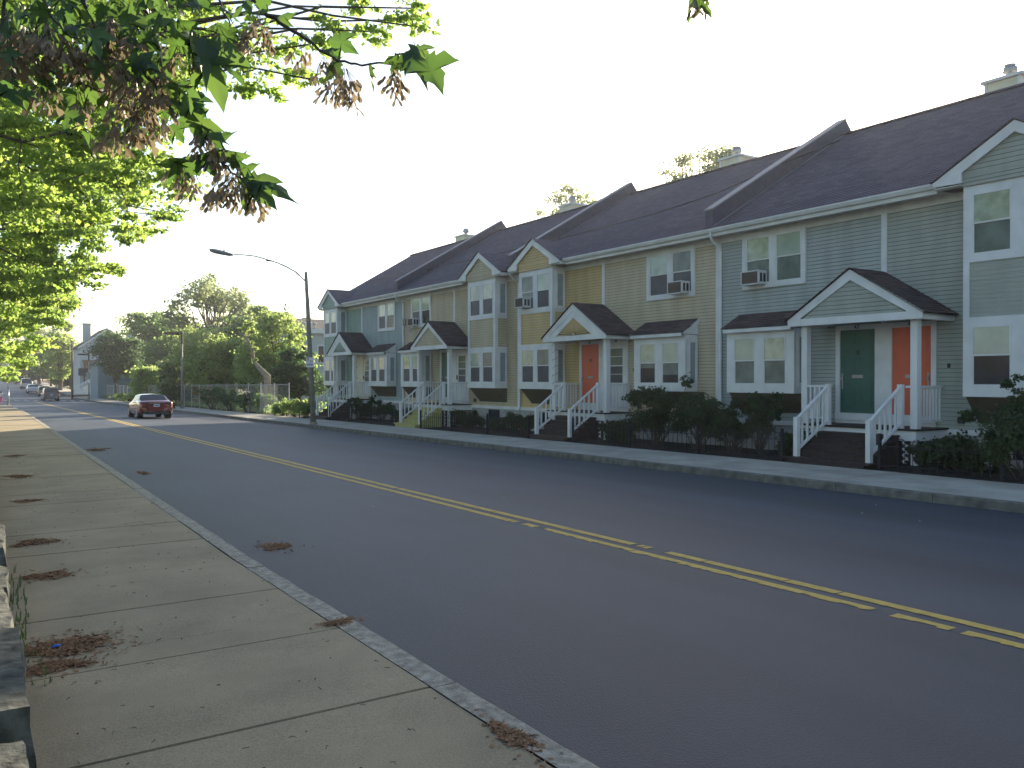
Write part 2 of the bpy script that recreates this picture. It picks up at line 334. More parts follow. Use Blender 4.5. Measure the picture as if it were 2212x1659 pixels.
# ground sheet
g = MB()
ys = [-400, -60] + yr(-20, 320, 10) + [360, 500, 3000]; xs = [-2500, -60, -.4, 16, 18.3, 60, 2500]
def gz(x, y): return zs(y) - .42
for a, b in zip(ys, ys[1:]):
    for c, d in zip(xs, xs[1:]): g.quad((c, a, gz(c, a)), (d, a, gz(d, a)), (d, b, gz(d, b)), (c, b, gz(c, b)))
g.build('ground', M['grass'], kind='structure')
# road
g = MB(); ys = yr(-40, 140, 4) + yr(144, 320, 4) + [360]
for a, b in zip(ys, ys[1:]):
    xs_a = [lin(LK, a) - (.0), lin(YL, a), 10, RK + .02]; xs_b = [lin(LK, b), lin(YL, b), 10, RK + .02]
    for k in range(3):
        g.quad((xs_a[k], a, road_z(xs_a[k], a)), (xs_a[k + 1], a, road_z(xs_a[k + 1], a)), (xs_b[k + 1], b, road_z(xs_b[k + 1], b)), (xs_b[k], b, road_z(xs_b[k], b)))
g.build('road', M['asphalt'], kind='structure')
# side street mouths
g = MB()
for x0, x1, a, b in ((-70, 3.2, 90, 128), (RK + .02, 80, 141, 152)):
    g.quad((x0, a, zs(a) - .14 - .19 * (x0 > 5)), (x1, a, zs(a) - .14 - .19 * (x0 > 5)), (x1, b, zs(b) - .14 - .19 * (x0 > 5)), (x0, b, zs(b) - .14 - .19 * (x0 > 5)))
g.build('side_street', M['asphalt'], kind='structure')
# sidewalks with real joints
rnd = random.Random(3)
def walk(name, xl, xr, y0, y1, step, dz, m, off=0):
    g = MB(); y = y0 + off
    while y < y1:
        e = min(y + step, y1); j = rnd.uniform(-.004, .004); gap = .010
        a, b = y + gap, e - gap
        xa0, xa1, xb0, xb1 = xl(a), xr(a), xl(b), xr(b)
        z0, z1 = zs(a) + dz + j, zs(b) + dz + j * .5
        P = [(xa0, a, z0), (xa1, a, z0), (xb1, b, z1), (xb0, b, z1)]
        g.quad(*P); low = [(p[0], p[1], p[2] - .09) for p in P]
        g.quad(P[0], P[1], low[1], low[0]); g.quad(P[2], P[3], low[3], low[2]); g.quad(P[3], P[0], low[0], low[3])
        g.quad((xa0, y, z0 - .035), (xa1, y, z0 - .035), (xa1, y + .02, z0 - .035), (xa0, y + .02, z0 - .035), 1)
        y = e
    return g.build(name, [m, M['mulch']], kind='structure')
walk('left_sidewalk', lambda y: -.45, lambda y: lin(LK, y) - .165, -12, 88, 1.33, 0, M['concrete'], .085)
walk('left_sidewalk', lambda y: -.8, lambda y: lin(LK, y) - .165, 128, 300, 3, 0, M['concrete'])
walk('right_sidewalk', lambda y: RK + .17, lambda y: RB, -12, 140, 2.6, -.18, M['concrete2'], 1.1)
walk('right_sidewalk', lambda y: RK + .17, lambda y: RB, 152, 300, 4, -.18, M['concrete2'])
def kerb(name, xf, y0, y1, dz, drop, side, m, jit):
    g = MB(); y = y0
    while y < y1:
        ln = rnd.uniform(1.5, 2.4); e = min(y + ln, y1); n = max(2, int((e - y) / .22)) if y < 30 else 2; j = rnd.uniform(-.003, .004)
        prev = None
        for k in range(n + 1):
            t = y + .006 + (e - y - .012) * k / n; x = xf(t); e0 = rnd.uniform(-jit, jit); e1 = rnd.uniform(-jit, jit) * .7
            xi, xo = x - side * .16 + e1 * .4, x + side * e0 * .6
            zt = zs(t) + dz + j; cur = [Vector((xi, t, zt)), Vector((xo - side * .012, t, zt + e1 * .3)), Vector((xo, t, zt - .014)), Vector((x + side * .012, t, zt - drop)), Vector((xi, t, zt - drop))]
            if prev:
                for a in range(4): g.quad(prev[a], prev[a + 1], cur[a + 1], cur[a])
            else: g.f.append(tuple(range(len(g.v), len(g.v) + 5))); g.m.append(0); g.v += [tuple(q) for q in cur]
            prev = cur
        y = e
    return g.build(name, m, kind='structure')
kerb('left_kerb', lambda y: lin(LK, y), -10, 88, .004, .2, 1, M['granite'], .012)
kerb('left_kerb', lambda y: lin(LK, y), 128, 300, .004, .2, 1, M['granite'], .01)
kerb('right_kerb', lambda y: RK, -10, 140, -.172, .2, -1, M['kerbdark'], .012)
kerb('right_kerb', lambda y: RK, 152, 300, -.172, .2, -1, M['kerbdark'], .012)
# front yards (mulch), vacant lot earth
g = MB()
for a, b in zip(yr(-12, 49.5, 1.2), yr(-12, 49.5, 1.2)[1:]):
    for x0, x1 in ((RB, 16.4), (16.4, 17.2), (17.2, 18.6)):
        q = lambda x, y: (x, y, zs(y) - (.21 if x < 16 else .17 + .02 * math.sin(y * 3 + x * 5)))
        g.quad(q(x0, a), q(x1, a), q(x1, b), q(x0, b))
g.build('mulch_bed', M['mulch'], kind='structure')
g = MB()
for a, b in zip(yr(49.5, 140, 5), yr(49.5, 140, 5)[1:]): g.quad((RB, a, zs(a) - .2), (60, a, zs(a) - .2), (60, b, zs(b) - .2), (RB, b, zs(b) - .2))
for a, b in zip(yr(-20, 88, 5), yr(-20, 88, 5)[1:]): g.quad((-40, a, zs(a) + .75), (-.5, a, zs(a) + .38), (-.5, b, zs(b) + .38), (-40, b, zs(b) + .75))
g.build('verge', M['grass'], kind='structure')
# centre lines
def stripe(off, gaps, rag, name='centre_line'):
    g = MB(); y = -6; w_ = .058
    rows = []
    while y < 118:
        st = .09 if y < 14 else (.5 if y < 50 else 2); rows.append(y); y += st
    for a, b in zip(rows, rows[1:]):
        if any(p < (a + b) / 2 < q for p, q in gaps): continue
        cr = rnd.random() < .07 and a < 14
        aa = a + (.02 if cr else 0); bb = b
        xa, xb = lin(YL, a) + off, lin(YL, b) + off
        ja = rnd.uniform(-1, 1) * rag(a); jb = rnd.uniform(-1, 1) * rag(b)
        wa = w_ - (rnd.random() * rag(a) * 1.2)
        z = lambda x, y: road_z(x, y) + .004
        if a >= 14: ja = jb = 0
        g.quad((xa - wa + ja, aa, z(xa, aa)), (xa + w_, aa, z(xa, aa)), (xb + w_, bb, z(xb, bb)), (xb - wa + jb, bb, z(xb, bb)))
    return g
g1 = stripe(-.115, [(1.35, 1.6), (2.05, 2.25), (2.6, 2.72), (3.15, 3.3), (3.72, 3.86), (8.35, 8.5), (8.8, 8.95)], lambda y: .022 if y < 9 else .008)
g2 = stripe(.125, [(6.45, 6.72), (6.9, 6.98), (13, 13.1)], lambda y: .007)
n = len(g1.v); g1.v += g2.v; g1.f += [tuple(i + n for i in f) for f in g2.f]; g1.m += g2.m
g1.build('centre_line', M['yellowline'], kind='structure')
g = MB()
for k in range(9):
    x = 3.9 + k * 1.05; g.quad((x, 121, road_z(x, 121) + .006), (x + .5, 121, road_z(x + .5, 121) + .006), (x + .5, 124, road_z(x + .5, 124) + .006), (x, 124, road_z(x, 124) + .006))
g.quad((3.4, 126, road_z(3.4, 126) + .006), (6.4, 126, road_z(6.4, 126) + .006), (6.4, 126.6, road_z(6.4, 126.6) + .006), (3.4, 126.6, road_z(3.4, 126.6) + .006))
g.build('crosswalk', M['whiteline'], kind='structure')

# ------------------------------------------------------------------ terrace
WX = 18.5; EAVE = (17.98, 5.98); RIDGE = (24.2, 9.68); BW = 10.58; Y0 = 6.62
SL = (RIDGE[1] - EAVE[1]) / (RIDGE[0] - EAVE[0])
def roof_z(x): return EAVE[1] + (x - EAVE[0]) * SL
def window_front(par, x, ya, yb, z0, z1, panes, cas=.1, name='window', casing=True):
    """double-hung windows side by side, facing -X. panes: list of (upper, lower) materials, far->near order reversed = increasing Y"""
    a, b = min(ya, yb), max(ya, yb); g = MB()
    if casing:
        g.box(x - .035, x + .02, a, b, z1 - .13, z1); g.box(x - .035, x + .02, a, b, z0, z0 + .13)
        n = len(panes); mul = .2; wd = (b - a - 2 * .13 - (n - 1) * mul) / n
        for k in range(n + 1):
            y = a if k == 0 else (b - .13 if k == n else a + .13 + k * wd + (k - 1) * mul); ww = .13 if k in (0, n) else mul
            g.box(x - .035, x + .02, y, y + ww, z0 + .13, z1 - .13)
        ins = z0 + .13, z1 - .13; offs = [a + .13 + k * (wd + mul) for k in range(n)]
        o = g.build(name, M['white'], par)
    else:
        o = par; n = len(panes); wd = panes[0][2]; offs = [p[3] for p in panes]; ins = z0, z1
    for k, pn in enumerate(panes):
        up, lo = pn[0], pn[1]; y0 = offs[k]; y1 = y0 + wd; zm = (ins[0] + ins[1]) / 2 + .02; r = .035; s = MB()
        for xx, (za, zb) in ((x - .02, (zm - .02, ins[1])), (x + .0, (ins[0], zm + .02))):
            s.box(xx - .012, xx + .012, y0, y0 + r, za, zb); s.box(xx - .012, xx + .012, y1 - r, y1, za, zb)
            s.box(xx - .012, xx + .012, y0 + r, y1 - r, za, za + r); s.box(xx - .012, xx + .012, y0 + r, y1 - r, zb - r, zb)
        s.build('sash', M['white'], o)
        for m_, (za, zb), xx in ((up, (zm + r * .4, ins[1] - r), x - .018), (lo, (ins[0] + r, zm - r * .4), x + .002)):
            q = MB(); q.quad((xx, y0 + r, za), (xx, y1 - r, za), (xx, y1 - r, zb), (xx, y0 + r, zb))
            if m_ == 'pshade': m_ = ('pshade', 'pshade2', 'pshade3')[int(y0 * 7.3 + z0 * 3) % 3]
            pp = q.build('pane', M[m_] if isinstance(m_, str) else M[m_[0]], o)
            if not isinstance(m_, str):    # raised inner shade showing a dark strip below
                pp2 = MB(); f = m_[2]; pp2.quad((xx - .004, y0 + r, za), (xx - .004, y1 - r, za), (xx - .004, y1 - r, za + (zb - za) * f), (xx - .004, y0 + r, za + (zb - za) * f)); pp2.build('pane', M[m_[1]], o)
    return o
def side_window(par, ys_, x0, x1, z0, z1, m, ns):
    """one narrow light on the face of a bay that looks along the street; ns=-1 faces -Y"""
    y = ys_ + ns * .012
    g = MB(); a = y + ns * .02
    for bx in ((x0, x0 + .09, z0, z1), (x1 - .09, x1, z0, z1), (x0 + .09, x1 - .09, z0, z0 + .1), (x0 + .09, x1 - .09, z1 - .1, z1)):
        g.box(bx[0], bx[1], min(a, ys_), max(a, ys_), bx[2], bx[3])
    o = g.build('side_window', M['white'], par) if False else None
    q = MB(); q.quad((x0 + .09, y, z0 + .1), (x1 - .09, y, z0 + .1), (x1 - .09, y, z1 - .1), (x0 + .09, y, z1 - .1)); q.build('pane', M[m], par)
    g.build('sash', M['white'], par)
BLK = [
    dict(n=0, near_bay=True, colN='blue1', colF='blue2', bay='blue1', stair='brown', numN='45', numF='47',
         lab='grey-green clapboard double house nearest the camera, with green and orange doors under one porch gable', doorN='orange', doorF='teal', gable='lap',
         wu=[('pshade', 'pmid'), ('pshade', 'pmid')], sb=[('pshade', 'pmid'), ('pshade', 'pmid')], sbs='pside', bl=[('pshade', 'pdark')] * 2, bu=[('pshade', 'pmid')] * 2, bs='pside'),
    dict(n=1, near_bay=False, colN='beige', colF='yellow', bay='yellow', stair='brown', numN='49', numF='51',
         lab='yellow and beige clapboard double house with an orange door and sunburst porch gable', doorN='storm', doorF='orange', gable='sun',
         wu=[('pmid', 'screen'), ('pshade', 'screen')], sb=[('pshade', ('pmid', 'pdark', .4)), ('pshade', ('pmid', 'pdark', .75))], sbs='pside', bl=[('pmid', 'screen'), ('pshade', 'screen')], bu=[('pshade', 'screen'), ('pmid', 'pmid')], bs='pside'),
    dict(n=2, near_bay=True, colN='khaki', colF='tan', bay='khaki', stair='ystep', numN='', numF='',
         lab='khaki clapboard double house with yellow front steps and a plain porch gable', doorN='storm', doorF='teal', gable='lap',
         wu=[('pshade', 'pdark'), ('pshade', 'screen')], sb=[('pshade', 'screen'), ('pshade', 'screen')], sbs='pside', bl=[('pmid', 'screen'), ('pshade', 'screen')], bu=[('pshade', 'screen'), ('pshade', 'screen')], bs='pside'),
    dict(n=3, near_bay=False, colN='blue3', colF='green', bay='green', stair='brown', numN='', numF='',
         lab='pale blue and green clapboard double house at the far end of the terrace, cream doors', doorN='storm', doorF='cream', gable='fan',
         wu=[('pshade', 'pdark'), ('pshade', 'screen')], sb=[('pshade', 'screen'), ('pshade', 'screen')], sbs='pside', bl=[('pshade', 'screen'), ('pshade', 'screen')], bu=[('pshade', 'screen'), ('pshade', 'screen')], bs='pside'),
]
def build_block(b):
    i = b['n']; ya = Y0 + BW * i; yb = ya + BW; yc = (ya + yb) / 2; nb = b['near_bay']; gz0 = zs(yc)
    T = thing('row_house', (WX, yc, gz0 - .1), b['lab'], 'house', 'double houses of the clapboard terrace')
    S = (lambda s: ya + s) if nb else (lambda s: yb - s)      # s measured from the gabled-bay end
    # walls
    for c, y0, y1 in ((b['colN'], ya + .09, yc - .07), (b['colF'], yc + .07, yb - .09)):
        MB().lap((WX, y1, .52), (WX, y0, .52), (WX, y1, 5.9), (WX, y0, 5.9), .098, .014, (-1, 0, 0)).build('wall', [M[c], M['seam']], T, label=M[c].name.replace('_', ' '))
    MB().box(WX + .01, 29.9, ya + .02, yb - .02, -.9, 5.9).build('foundation', M['found'], T)
    g = MB().box(WX + .03, 24.2, ya + .005, ya + .019, .5, 5.9)
    if i == 3:
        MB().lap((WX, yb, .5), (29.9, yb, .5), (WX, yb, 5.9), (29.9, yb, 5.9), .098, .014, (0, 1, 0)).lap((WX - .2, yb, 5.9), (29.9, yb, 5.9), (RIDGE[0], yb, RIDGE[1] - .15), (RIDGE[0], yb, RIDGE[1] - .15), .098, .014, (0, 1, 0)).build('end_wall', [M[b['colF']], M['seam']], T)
    t = MB()      # corner boards, centre board, water table
    for y0, y1 in ((ya + .0, ya + .09), (yc - .07, yc + .07), (yb - .09, yb)): t.box(WX - .028, WX + .012, y0, y1, .52, 5.88)
    t.box(WX - .045, WX + .012, ya, yb, .40, .52); t.box(WX - .02, WX + .015, ya, yb, 5.62, 5.9)
    t.build('trim_board', M['white'], T)
    # basement window
    bwy = S(1.9); g = MB().box(WX - .02, WX + .02, bwy - .42, bwy + .42, -.02 + gz0 * .4, .36, 0).box(WX - .03, WX + .02, bwy - .48, bwy + .48, -.1 + gz0 * .4, -.02 + gz0 * .4, 1)
    g.build('basement_window', [M['pdark'], M['found']], T)
    # roof
    g = MB(); ex, ez = EAVE; rx, rz = RIDGE; fy0, fy1 = ya + (.15 if i else -3.5), yb - (.15 if i < 3 else -.12)
    g.lap((ex, fy1, ez), (ex, fy0, ez), (rx, fy1, rz), (rx, fy0, rz), .14, .012, (-SL, 0, 1))
    g.lap((2 * rx - ex, fy0, ez), (2 * rx - ex, fy1, ez), (rx, fy0, rz), (rx, fy1, rz), .14, .012, (SL, 0, 1))
    if i == 3: g.quad((ex, fy1, ez - .12), (ex, fy1, ez), (rx, fy1, rz), (rx, fy1, rz - .12)); g.quad((2 * rx - ex, fy1, ez), (2 * rx - ex, fy1, ez - .12), (rx, fy1, rz - .12), (rx, fy1, rz))
    g.beam((rx, fy0, rz + .01), (rx, fy1, rz + .01), .26, .05)
    rf = g.build('roof', M['shingle'], T)
    # fascia, gutter, soffit
    g = MB(); gy0, gy1 = (S(3.72), yb) if nb else (ya, S(3.72))
    if i == 0: pass
    sof = MB().box(ex + .05, WX - .02, ya, yb, 5.80, 5.82).build('soffit', M['soffit'], T)
    g.box(ex + .03, ex + .055, gy0, gy1, 5.76, 5.955)
    # K-style gutter profile
    pr = [(ex + .028, 5.97), (ex - .10, 5.97), (ex - .10, 5.94), (ex - .075, 5.90), (ex - .05, 5.86), (ex + .028, 5.86)]
    g.prism([(x, gy0, z) for x, z in pr], (0, gy1 - gy0, 0))
    g.build('gutter', M['white'], T)
    if i < 3:
        # downspout at the far joint
        y = yb - .14
        MB().tube([(ex - .04, y - .05, 5.88), (ex - .02, y - .04, 5.74), (ex + .12, y, 5.62), (WX - .09, y, 5.50), (WX - .075, y, 5.36), (WX - .075, y, .5), (WX - .16, y, .38)], .042, 8).build('downspout', M['white'], T, smooth=True)
    if i > 0 or True:
        # fire wall above the roof on the near joint
        if i > 0:
            y = ya; h = .5; g = MB()
            x0 = ex + .12
            poly = [(x0, roof_z(x0) - .05), (x0, roof_z(x0) + h), (rx + .12, rz + h + .04), (rx + .5, rz + .12), (rx + .5, rz - .4)]
            g.prism([(x, y - .15, z) for x, z in poly], (0, .3, 0), 0)
            g.prism([(x0 - .04, y - .18, roof_z(x0) + h), (x0 - .04, y - .18, roof_z(x0) + h + .04), (rx + .12, y - .18, rz + h + .08), (rx + .12, y - .18, rz + h + .04)], (0, .36, 0), 1)
            g.prism([(x0, y - .24, roof_z(x0) + .02), (x0, y - .24, roof_z(x0) + .035), (rx, y - .24, rz + .03), (rx, y - .24, rz + .015)], (0, .09, 0), 1)
            g.build('fire_wall', [M['flash'], M['flashedge']], T)
    # chimney at the centre, just behind the ridge
    cx, cy = 25.2, yc + (.4 if i == 0 else 0)
    g = MB().lap((cx - .42, cy + .5, 7.5), (cx - .42, cy - .5, 7.5), (cx - .42, cy + .5, 10.2), (cx - .42, cy - .5, 10.2), .1, .01, (-1, 0, 0), 0)
    g.box(cx - .41, cx + .42, cy - .49, cy + .49, 7.5, 10.2, 0)
    for yy in (-.5, .42): g.box(cx - .445, cx - .39, cy + yy, cy + yy + .08, 7.5, 10.2, 1)
    g.box(cx - .5, cx + .5, cy - .58, cy + .58, 10.2, 10.28, 1)
    ch = g.build('chimney', [M['cream'], M['white']], rf)
    MB().lathe([(.1, 0), (.1, .16), (.13, .18), (.19, .22), (.19, .34), (.14, .36), (.14, .40), (.17, .42), (.05, .46)], (cx, cy, 10.28), 16).build('vent_cap', M['metal'], rf, smooth=True)
    # upper pair of windows over the shed bay
    t = (lambda s: yb - s) if nb else (lambda s: ya + s)
    wu = b['wu'] if True else 0
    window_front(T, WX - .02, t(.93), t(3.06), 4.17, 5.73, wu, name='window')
    # shed-roof box bay
    bx = 17.95; y0, y1 = sorted((t(.82), t(3.1)))
    body = MB(); body.box(bx + .04, WX, y0 + .02, y1 - .02, 1.27, 2.98)
    body.box(bx, bx + .04, y0, y1, 1.27, 1.5); body.box(bx, bx + .04, y0, y1, 2.77, 3.0)
    mul = .28; wd = (y1 - y0 - .26 * 2 - mul) / 2; offs = [y0 + .26, y0 + .26 + wd + mul]
    for a, c in ((y0, y0 + .26), (offs[0] + wd, offs[1]), (y1 - .26, y1)): body.box(bx, bx + .04, a, c, 1.5, 2.77)
    for yy, ns in ((y0, -1), (y1, 1)):
        body.prism([(bx - .02, yy, 3.0), (WX, yy, 3.0), (WX, yy, 3.42), (bx - .02, yy, 3.06)], (0, -ns * .05, 0))
        body.prism([(bx - .16, yy + ns * .05, 2.93), (bx - .16, yy + ns * .05, 3.03), (WX, yy + ns * .05, 3.46), (WX, yy + ns * .05, 3.33)], (0, -ns * .04, 0))
    body.box(bx - .16, bx - .12, y0 - .05, y1 + .05, 2.93, 3.03)
    bo = body.build('bay_window', M['white'], T)
    window_front(bo, bx + .02, 0, 0, 1.5, 2.77, [(p[0], p[1], wd, offs[k]) for k, p in enumerate(b['sb'])], casing=False)
    side_window(bo, y0, bx + .1, WX - .05, 1.45, 2.85, b['sbs'], -1)
    rr = MB().lap((bx - .18, y1 + .09, 3.04), (bx - .18, y0 - .09, 3.04), (WX, y1 + .02, 3.49), (WX, y0 - .02, 3.49), .11, .012, (-.6, 0, 1)); rr.quad((bx - .18, y0 - .09, 3.04), (bx - .18, y1 + .09, 3.04), (WX, y1 + .05, 3.44), (WX, y0 - .05, 3.44))
    rr.build('bay_roof', M['pshingle'], bo)
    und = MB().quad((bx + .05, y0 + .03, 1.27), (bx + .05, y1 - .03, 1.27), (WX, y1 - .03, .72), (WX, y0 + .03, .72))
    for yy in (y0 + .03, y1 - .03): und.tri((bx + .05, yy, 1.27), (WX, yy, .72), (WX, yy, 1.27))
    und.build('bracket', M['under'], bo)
    # two-storey gabled bay
    bx = 17.9; y0, y1 = sorted((S(.87), S(3.07))); g = MB(); g.box(bx + .04, WX, y0 + .02, y1 - .02, 1.27, 5.95)
    if i == 0: pass
    wd = .80; mul = .22; e_ = (y1 - y0 - 2 * wd - mul) / 2; offs = [y0 + e_, y0 + e_ + wd + mul]
    for za, zb in ((1.27, 1.5), (2.77, 2.96), (4.13, 4.29), (5.58, 5.76)): g.box(bx, bx + .04, y0, y1, za, zb); g.box(bx + .04, WX, y0 - .0, y0 + .03, za, zb); g.box(bx + .04, WX, y1 - .03, y1, za, zb)
    for za, zb in ((1.5, 2.77), (4.29, 5.58)):
        for a, c in ((y0, offs[0]), (offs[0] + wd, offs[1]), (offs[1] + wd, y1)): g.box(bx, bx + .04, a, c, za, zb)
    for a, c in ((y0, y0 + .13), (y1 - .13, y1)): g.box(bx, bx + .04, a, c, 2.96, 4.13); g.box(bx, bx + .04, a, c, 5.76, 5.95)
    g.box(bx + .02, bx + .14, y0 - .005, y0 + .02, 1.27, 5.9)
    gb = g.build('bay_window', M['white'], T)
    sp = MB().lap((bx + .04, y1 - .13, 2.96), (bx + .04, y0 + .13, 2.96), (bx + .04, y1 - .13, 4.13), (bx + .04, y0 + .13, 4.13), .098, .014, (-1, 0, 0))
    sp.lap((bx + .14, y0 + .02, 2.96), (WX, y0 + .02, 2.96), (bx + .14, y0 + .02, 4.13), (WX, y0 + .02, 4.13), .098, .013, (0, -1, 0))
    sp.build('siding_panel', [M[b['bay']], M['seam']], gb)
    for zz, ps in (((1.5, 2.77), b['bl']), ((4.29, 5.58), b['bu'])):
        window_front(gb, bx + .02, 0, 0, zz[0], zz[1], [(p[0], p[1], wd, offs[k]) for k, p in enumerate(ps)], casing=False)
    side_window(gb, y0, bx + .14, WX - .03, 1.45, 2.82, b['bs'], -1); side_window(gb, y0, bx + .14, WX - .03, 4.24, 5.62, b['bs'], -1)
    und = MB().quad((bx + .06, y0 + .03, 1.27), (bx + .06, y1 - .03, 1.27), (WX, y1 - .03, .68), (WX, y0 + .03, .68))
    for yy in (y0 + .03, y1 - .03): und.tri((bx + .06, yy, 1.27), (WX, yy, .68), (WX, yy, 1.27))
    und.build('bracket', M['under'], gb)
    ym = (y0 + y1) / 2; hw = 1.69; pk = 6.9; ev = 5.93; fx = 17.76
    sl = (pk - ev) / hw
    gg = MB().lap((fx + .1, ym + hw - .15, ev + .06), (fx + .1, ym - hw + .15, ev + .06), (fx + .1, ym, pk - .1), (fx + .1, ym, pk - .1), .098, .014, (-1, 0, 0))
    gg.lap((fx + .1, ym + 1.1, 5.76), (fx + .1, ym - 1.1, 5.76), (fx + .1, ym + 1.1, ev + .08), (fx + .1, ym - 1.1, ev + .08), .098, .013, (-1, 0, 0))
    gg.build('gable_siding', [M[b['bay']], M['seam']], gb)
    rk = MB()
    for s_ in (-1, 1):
        rk.prism([(fx, ym, pk), (fx, ym, pk - .23), (fx, ym + s_ * (hw - .62), ev + .12), (fx, ym + s_ * (hw - .62), ev - .1), (fx, ym + s_ * hw, ev - .22 + .14), (fx, ym + s_ * (hw + .02), ev + .0)], (.05, 0, 0))
        rk.box(fx + .05, WX, ym + s_ * (hw - .03), ym + s_ * hw, ev - .14, ev - .02)
        rk.box(fx + .05, WX - .02, ym + s_ * 1.12, ym + s_ * (hw - .03), ev - .13, ev - .11)
    rk.build('rake_board', M['white'], gb)
    xb = EAVE[0] + (pk - EAVE[1]) / SL + .25; gr = MB()
    for s_ in (-1, 1):
        A = [(fx - .05, ym + s_ * (hw + .05), ev + .0), (EAVE[0] + .05, ym + s_ * (hw + .05), ev + .0)]
        B = [(fx - .05, ym, pk + .03), (xb, ym, pk + .03)]
        if s_ > 0: A.reverse(); B.reverse()
        gr.lap(A[0], A[1], B[0], B[1], .14, .012, (0, s_ * .5, 1))
    gr.build('bay_roof', M['shingle'], gb)
    # ---------------- porch
    px = 17.45; fxp = 17.15; hw = 1.74; pk = 4.2; ev = 3.12; dz = .55
    P = MB().box(17.2, WX, yc - 1.6, yc + 1.6, dz - .04, dz, 0).box(17.24, WX, yc - 1.56, yc + 1.56, dz - .26, dz - .04, 1)
    po = P.build('porch', [M['brown'], M['white']], T)
    pst = []
    for s_ in (-1, 1):
        MB().box(px - .08, px + .08, yc + s_ * 1.43 - .08, yc + s_ * 1.43 + .08, dz, 2.98).box(px - .07, px + .07, yc + s_ * 1.43 - .07, yc + s_ * 1.43 + .07, zs(yc) - .2, dz - .26).build('post', M['white'], po)
    bm = MB()
    for s_ in (-1, 1):
        bm.box(fxp + .06, WX, yc + s_ * (hw - .16), yc + s_ * (hw - .02), 2.95, 3.14)
        bm.box(fxp + .05, WX, yc + s_ * 1.33, yc + s_ * (hw - .16), 3.0, 3.02)
        bm.prism([(fxp, yc, pk), (fxp, yc, pk - .25), (fxp, yc + s_ * (hw - .36), ev + .02), (fxp, yc + s_ * (hw - .36), 2.95), (fxp, yc + s_ * hw, 2.95), (fxp, yc + s_ * (hw + .03), ev)], (.06, 0, 0))
    bm.box(fxp + .01, fxp + .05, yc - hw + .36, yc + hw - .36, 2.95, 3.12)
    bm.box(fxp + .06, WX, yc - 1.36, yc + 1.36, 3.05, 3.07)
    if b['gable'] != 'lap':
        for s_ in (-1, 1):
            bm.prism([(fxp + .015, yc, pk - .25), (fxp + .015, yc, pk - .48), (fxp + .015, yc + s_ * (hw - .74), 3.12), (fxp + .015, yc + s_ * (hw - .34), 3.12)], (.03, 0, 0))
    bm.build('porch_gable_trim', M['white'], po)
    c_ = M[b['bay'] if b['gable'] != 'lap' else b['colN']]
    gp = MB(); gx = fxp + .05
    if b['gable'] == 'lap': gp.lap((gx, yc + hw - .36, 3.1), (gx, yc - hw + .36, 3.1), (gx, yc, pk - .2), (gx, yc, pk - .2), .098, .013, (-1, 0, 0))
    else:
        nn = 26; cz = 3.14
        gp.tri((gx + .01, yc + 1.1, 3.1), (gx + .01, yc - 1.1, 3.1), (gx + .01, yc, pk - .3), 1)  # dark backing paints shade into the grooves between the rays
        for k in range(nn + 1):
            a = math.pi * k / nn; dy, dzz = math.cos(a), math.sin(a)
            # length to the slanted edges
            sl_ = (pk - .44 - 3.12) / (hw - .72); r_ = (pk - .44 - cz) / (dzz + sl_ * abs(dy) + 1e-6); r_ = min(r_, 1.0) * .97
            wdt = .028; gp.prism([(gx - .002, yc + dy * .1, cz + dzz * .1), (gx - .002, yc + dy * r_ - dzz * wdt, cz + dzz * r_ + dy * wdt), (gx - .002, yc + dy * r_ + dzz * wdt, cz + dzz * r_ - dy * wdt)], (-.012, 0, 0))
        gp.prism([(gx - .02, yc + .085 * math.cos(a), cz + .085 * math.sin(a)) for a in [math.pi * k / 10 for k in range(11)]], (-.01, 0, 0))
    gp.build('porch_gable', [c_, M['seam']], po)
    pr_ = MB()
    for s_ in (-1, 1):
        A = [(fxp - .04, yc + s_ * (hw + .08), ev - .03), (WX, yc + s_ * (hw + .08), ev - .03)]; B = [(fxp - .04, yc, pk + .035), (WX, yc, pk + .035)]
        if s_ > 0: A.reverse(); B.reverse()
        pr_.lap(A[0], A[1], B[0], B[1], .12, .012, (0, s_ * .6, 1)); pr_.quad(*[(q[0], q[1], q[2] - .03) for q in (A[0], A[1], B[1], B[0])])
    pr_.build('porch_roof', M['pshingle'], po)
    # stairs
    ys0, ys1 = yc - 1.22, yc + .74; base = zs(yc) - .19; n = 6; rise = (dz - base) / n; run = .235
    st = MB()
    for k in range(n - 1):
        xk = 17.2 - run * (n - 1 - k) - .02; top = base + rise * (k + 1)
        x_front = xk if k else xk - .12
        st.box(x_front - .02, xk + run + .02, ys0 - (.12 if k == 0 else 0), ys1 + (.12 if k == 0 else 0), top - .04, top)
        st.box(x_front, xk + run, ys0 + .01, ys1 - .01, base - .25, top - .04)
    nm = M[b['stair']]
    st.build('steps', nm, po, label='yellow painted steps' if b['stair'] == 'ystep' else None)
    # railings
    xl = 17.2 - run * (n - 1) + .12; zl = base + rise; xu = 17.3
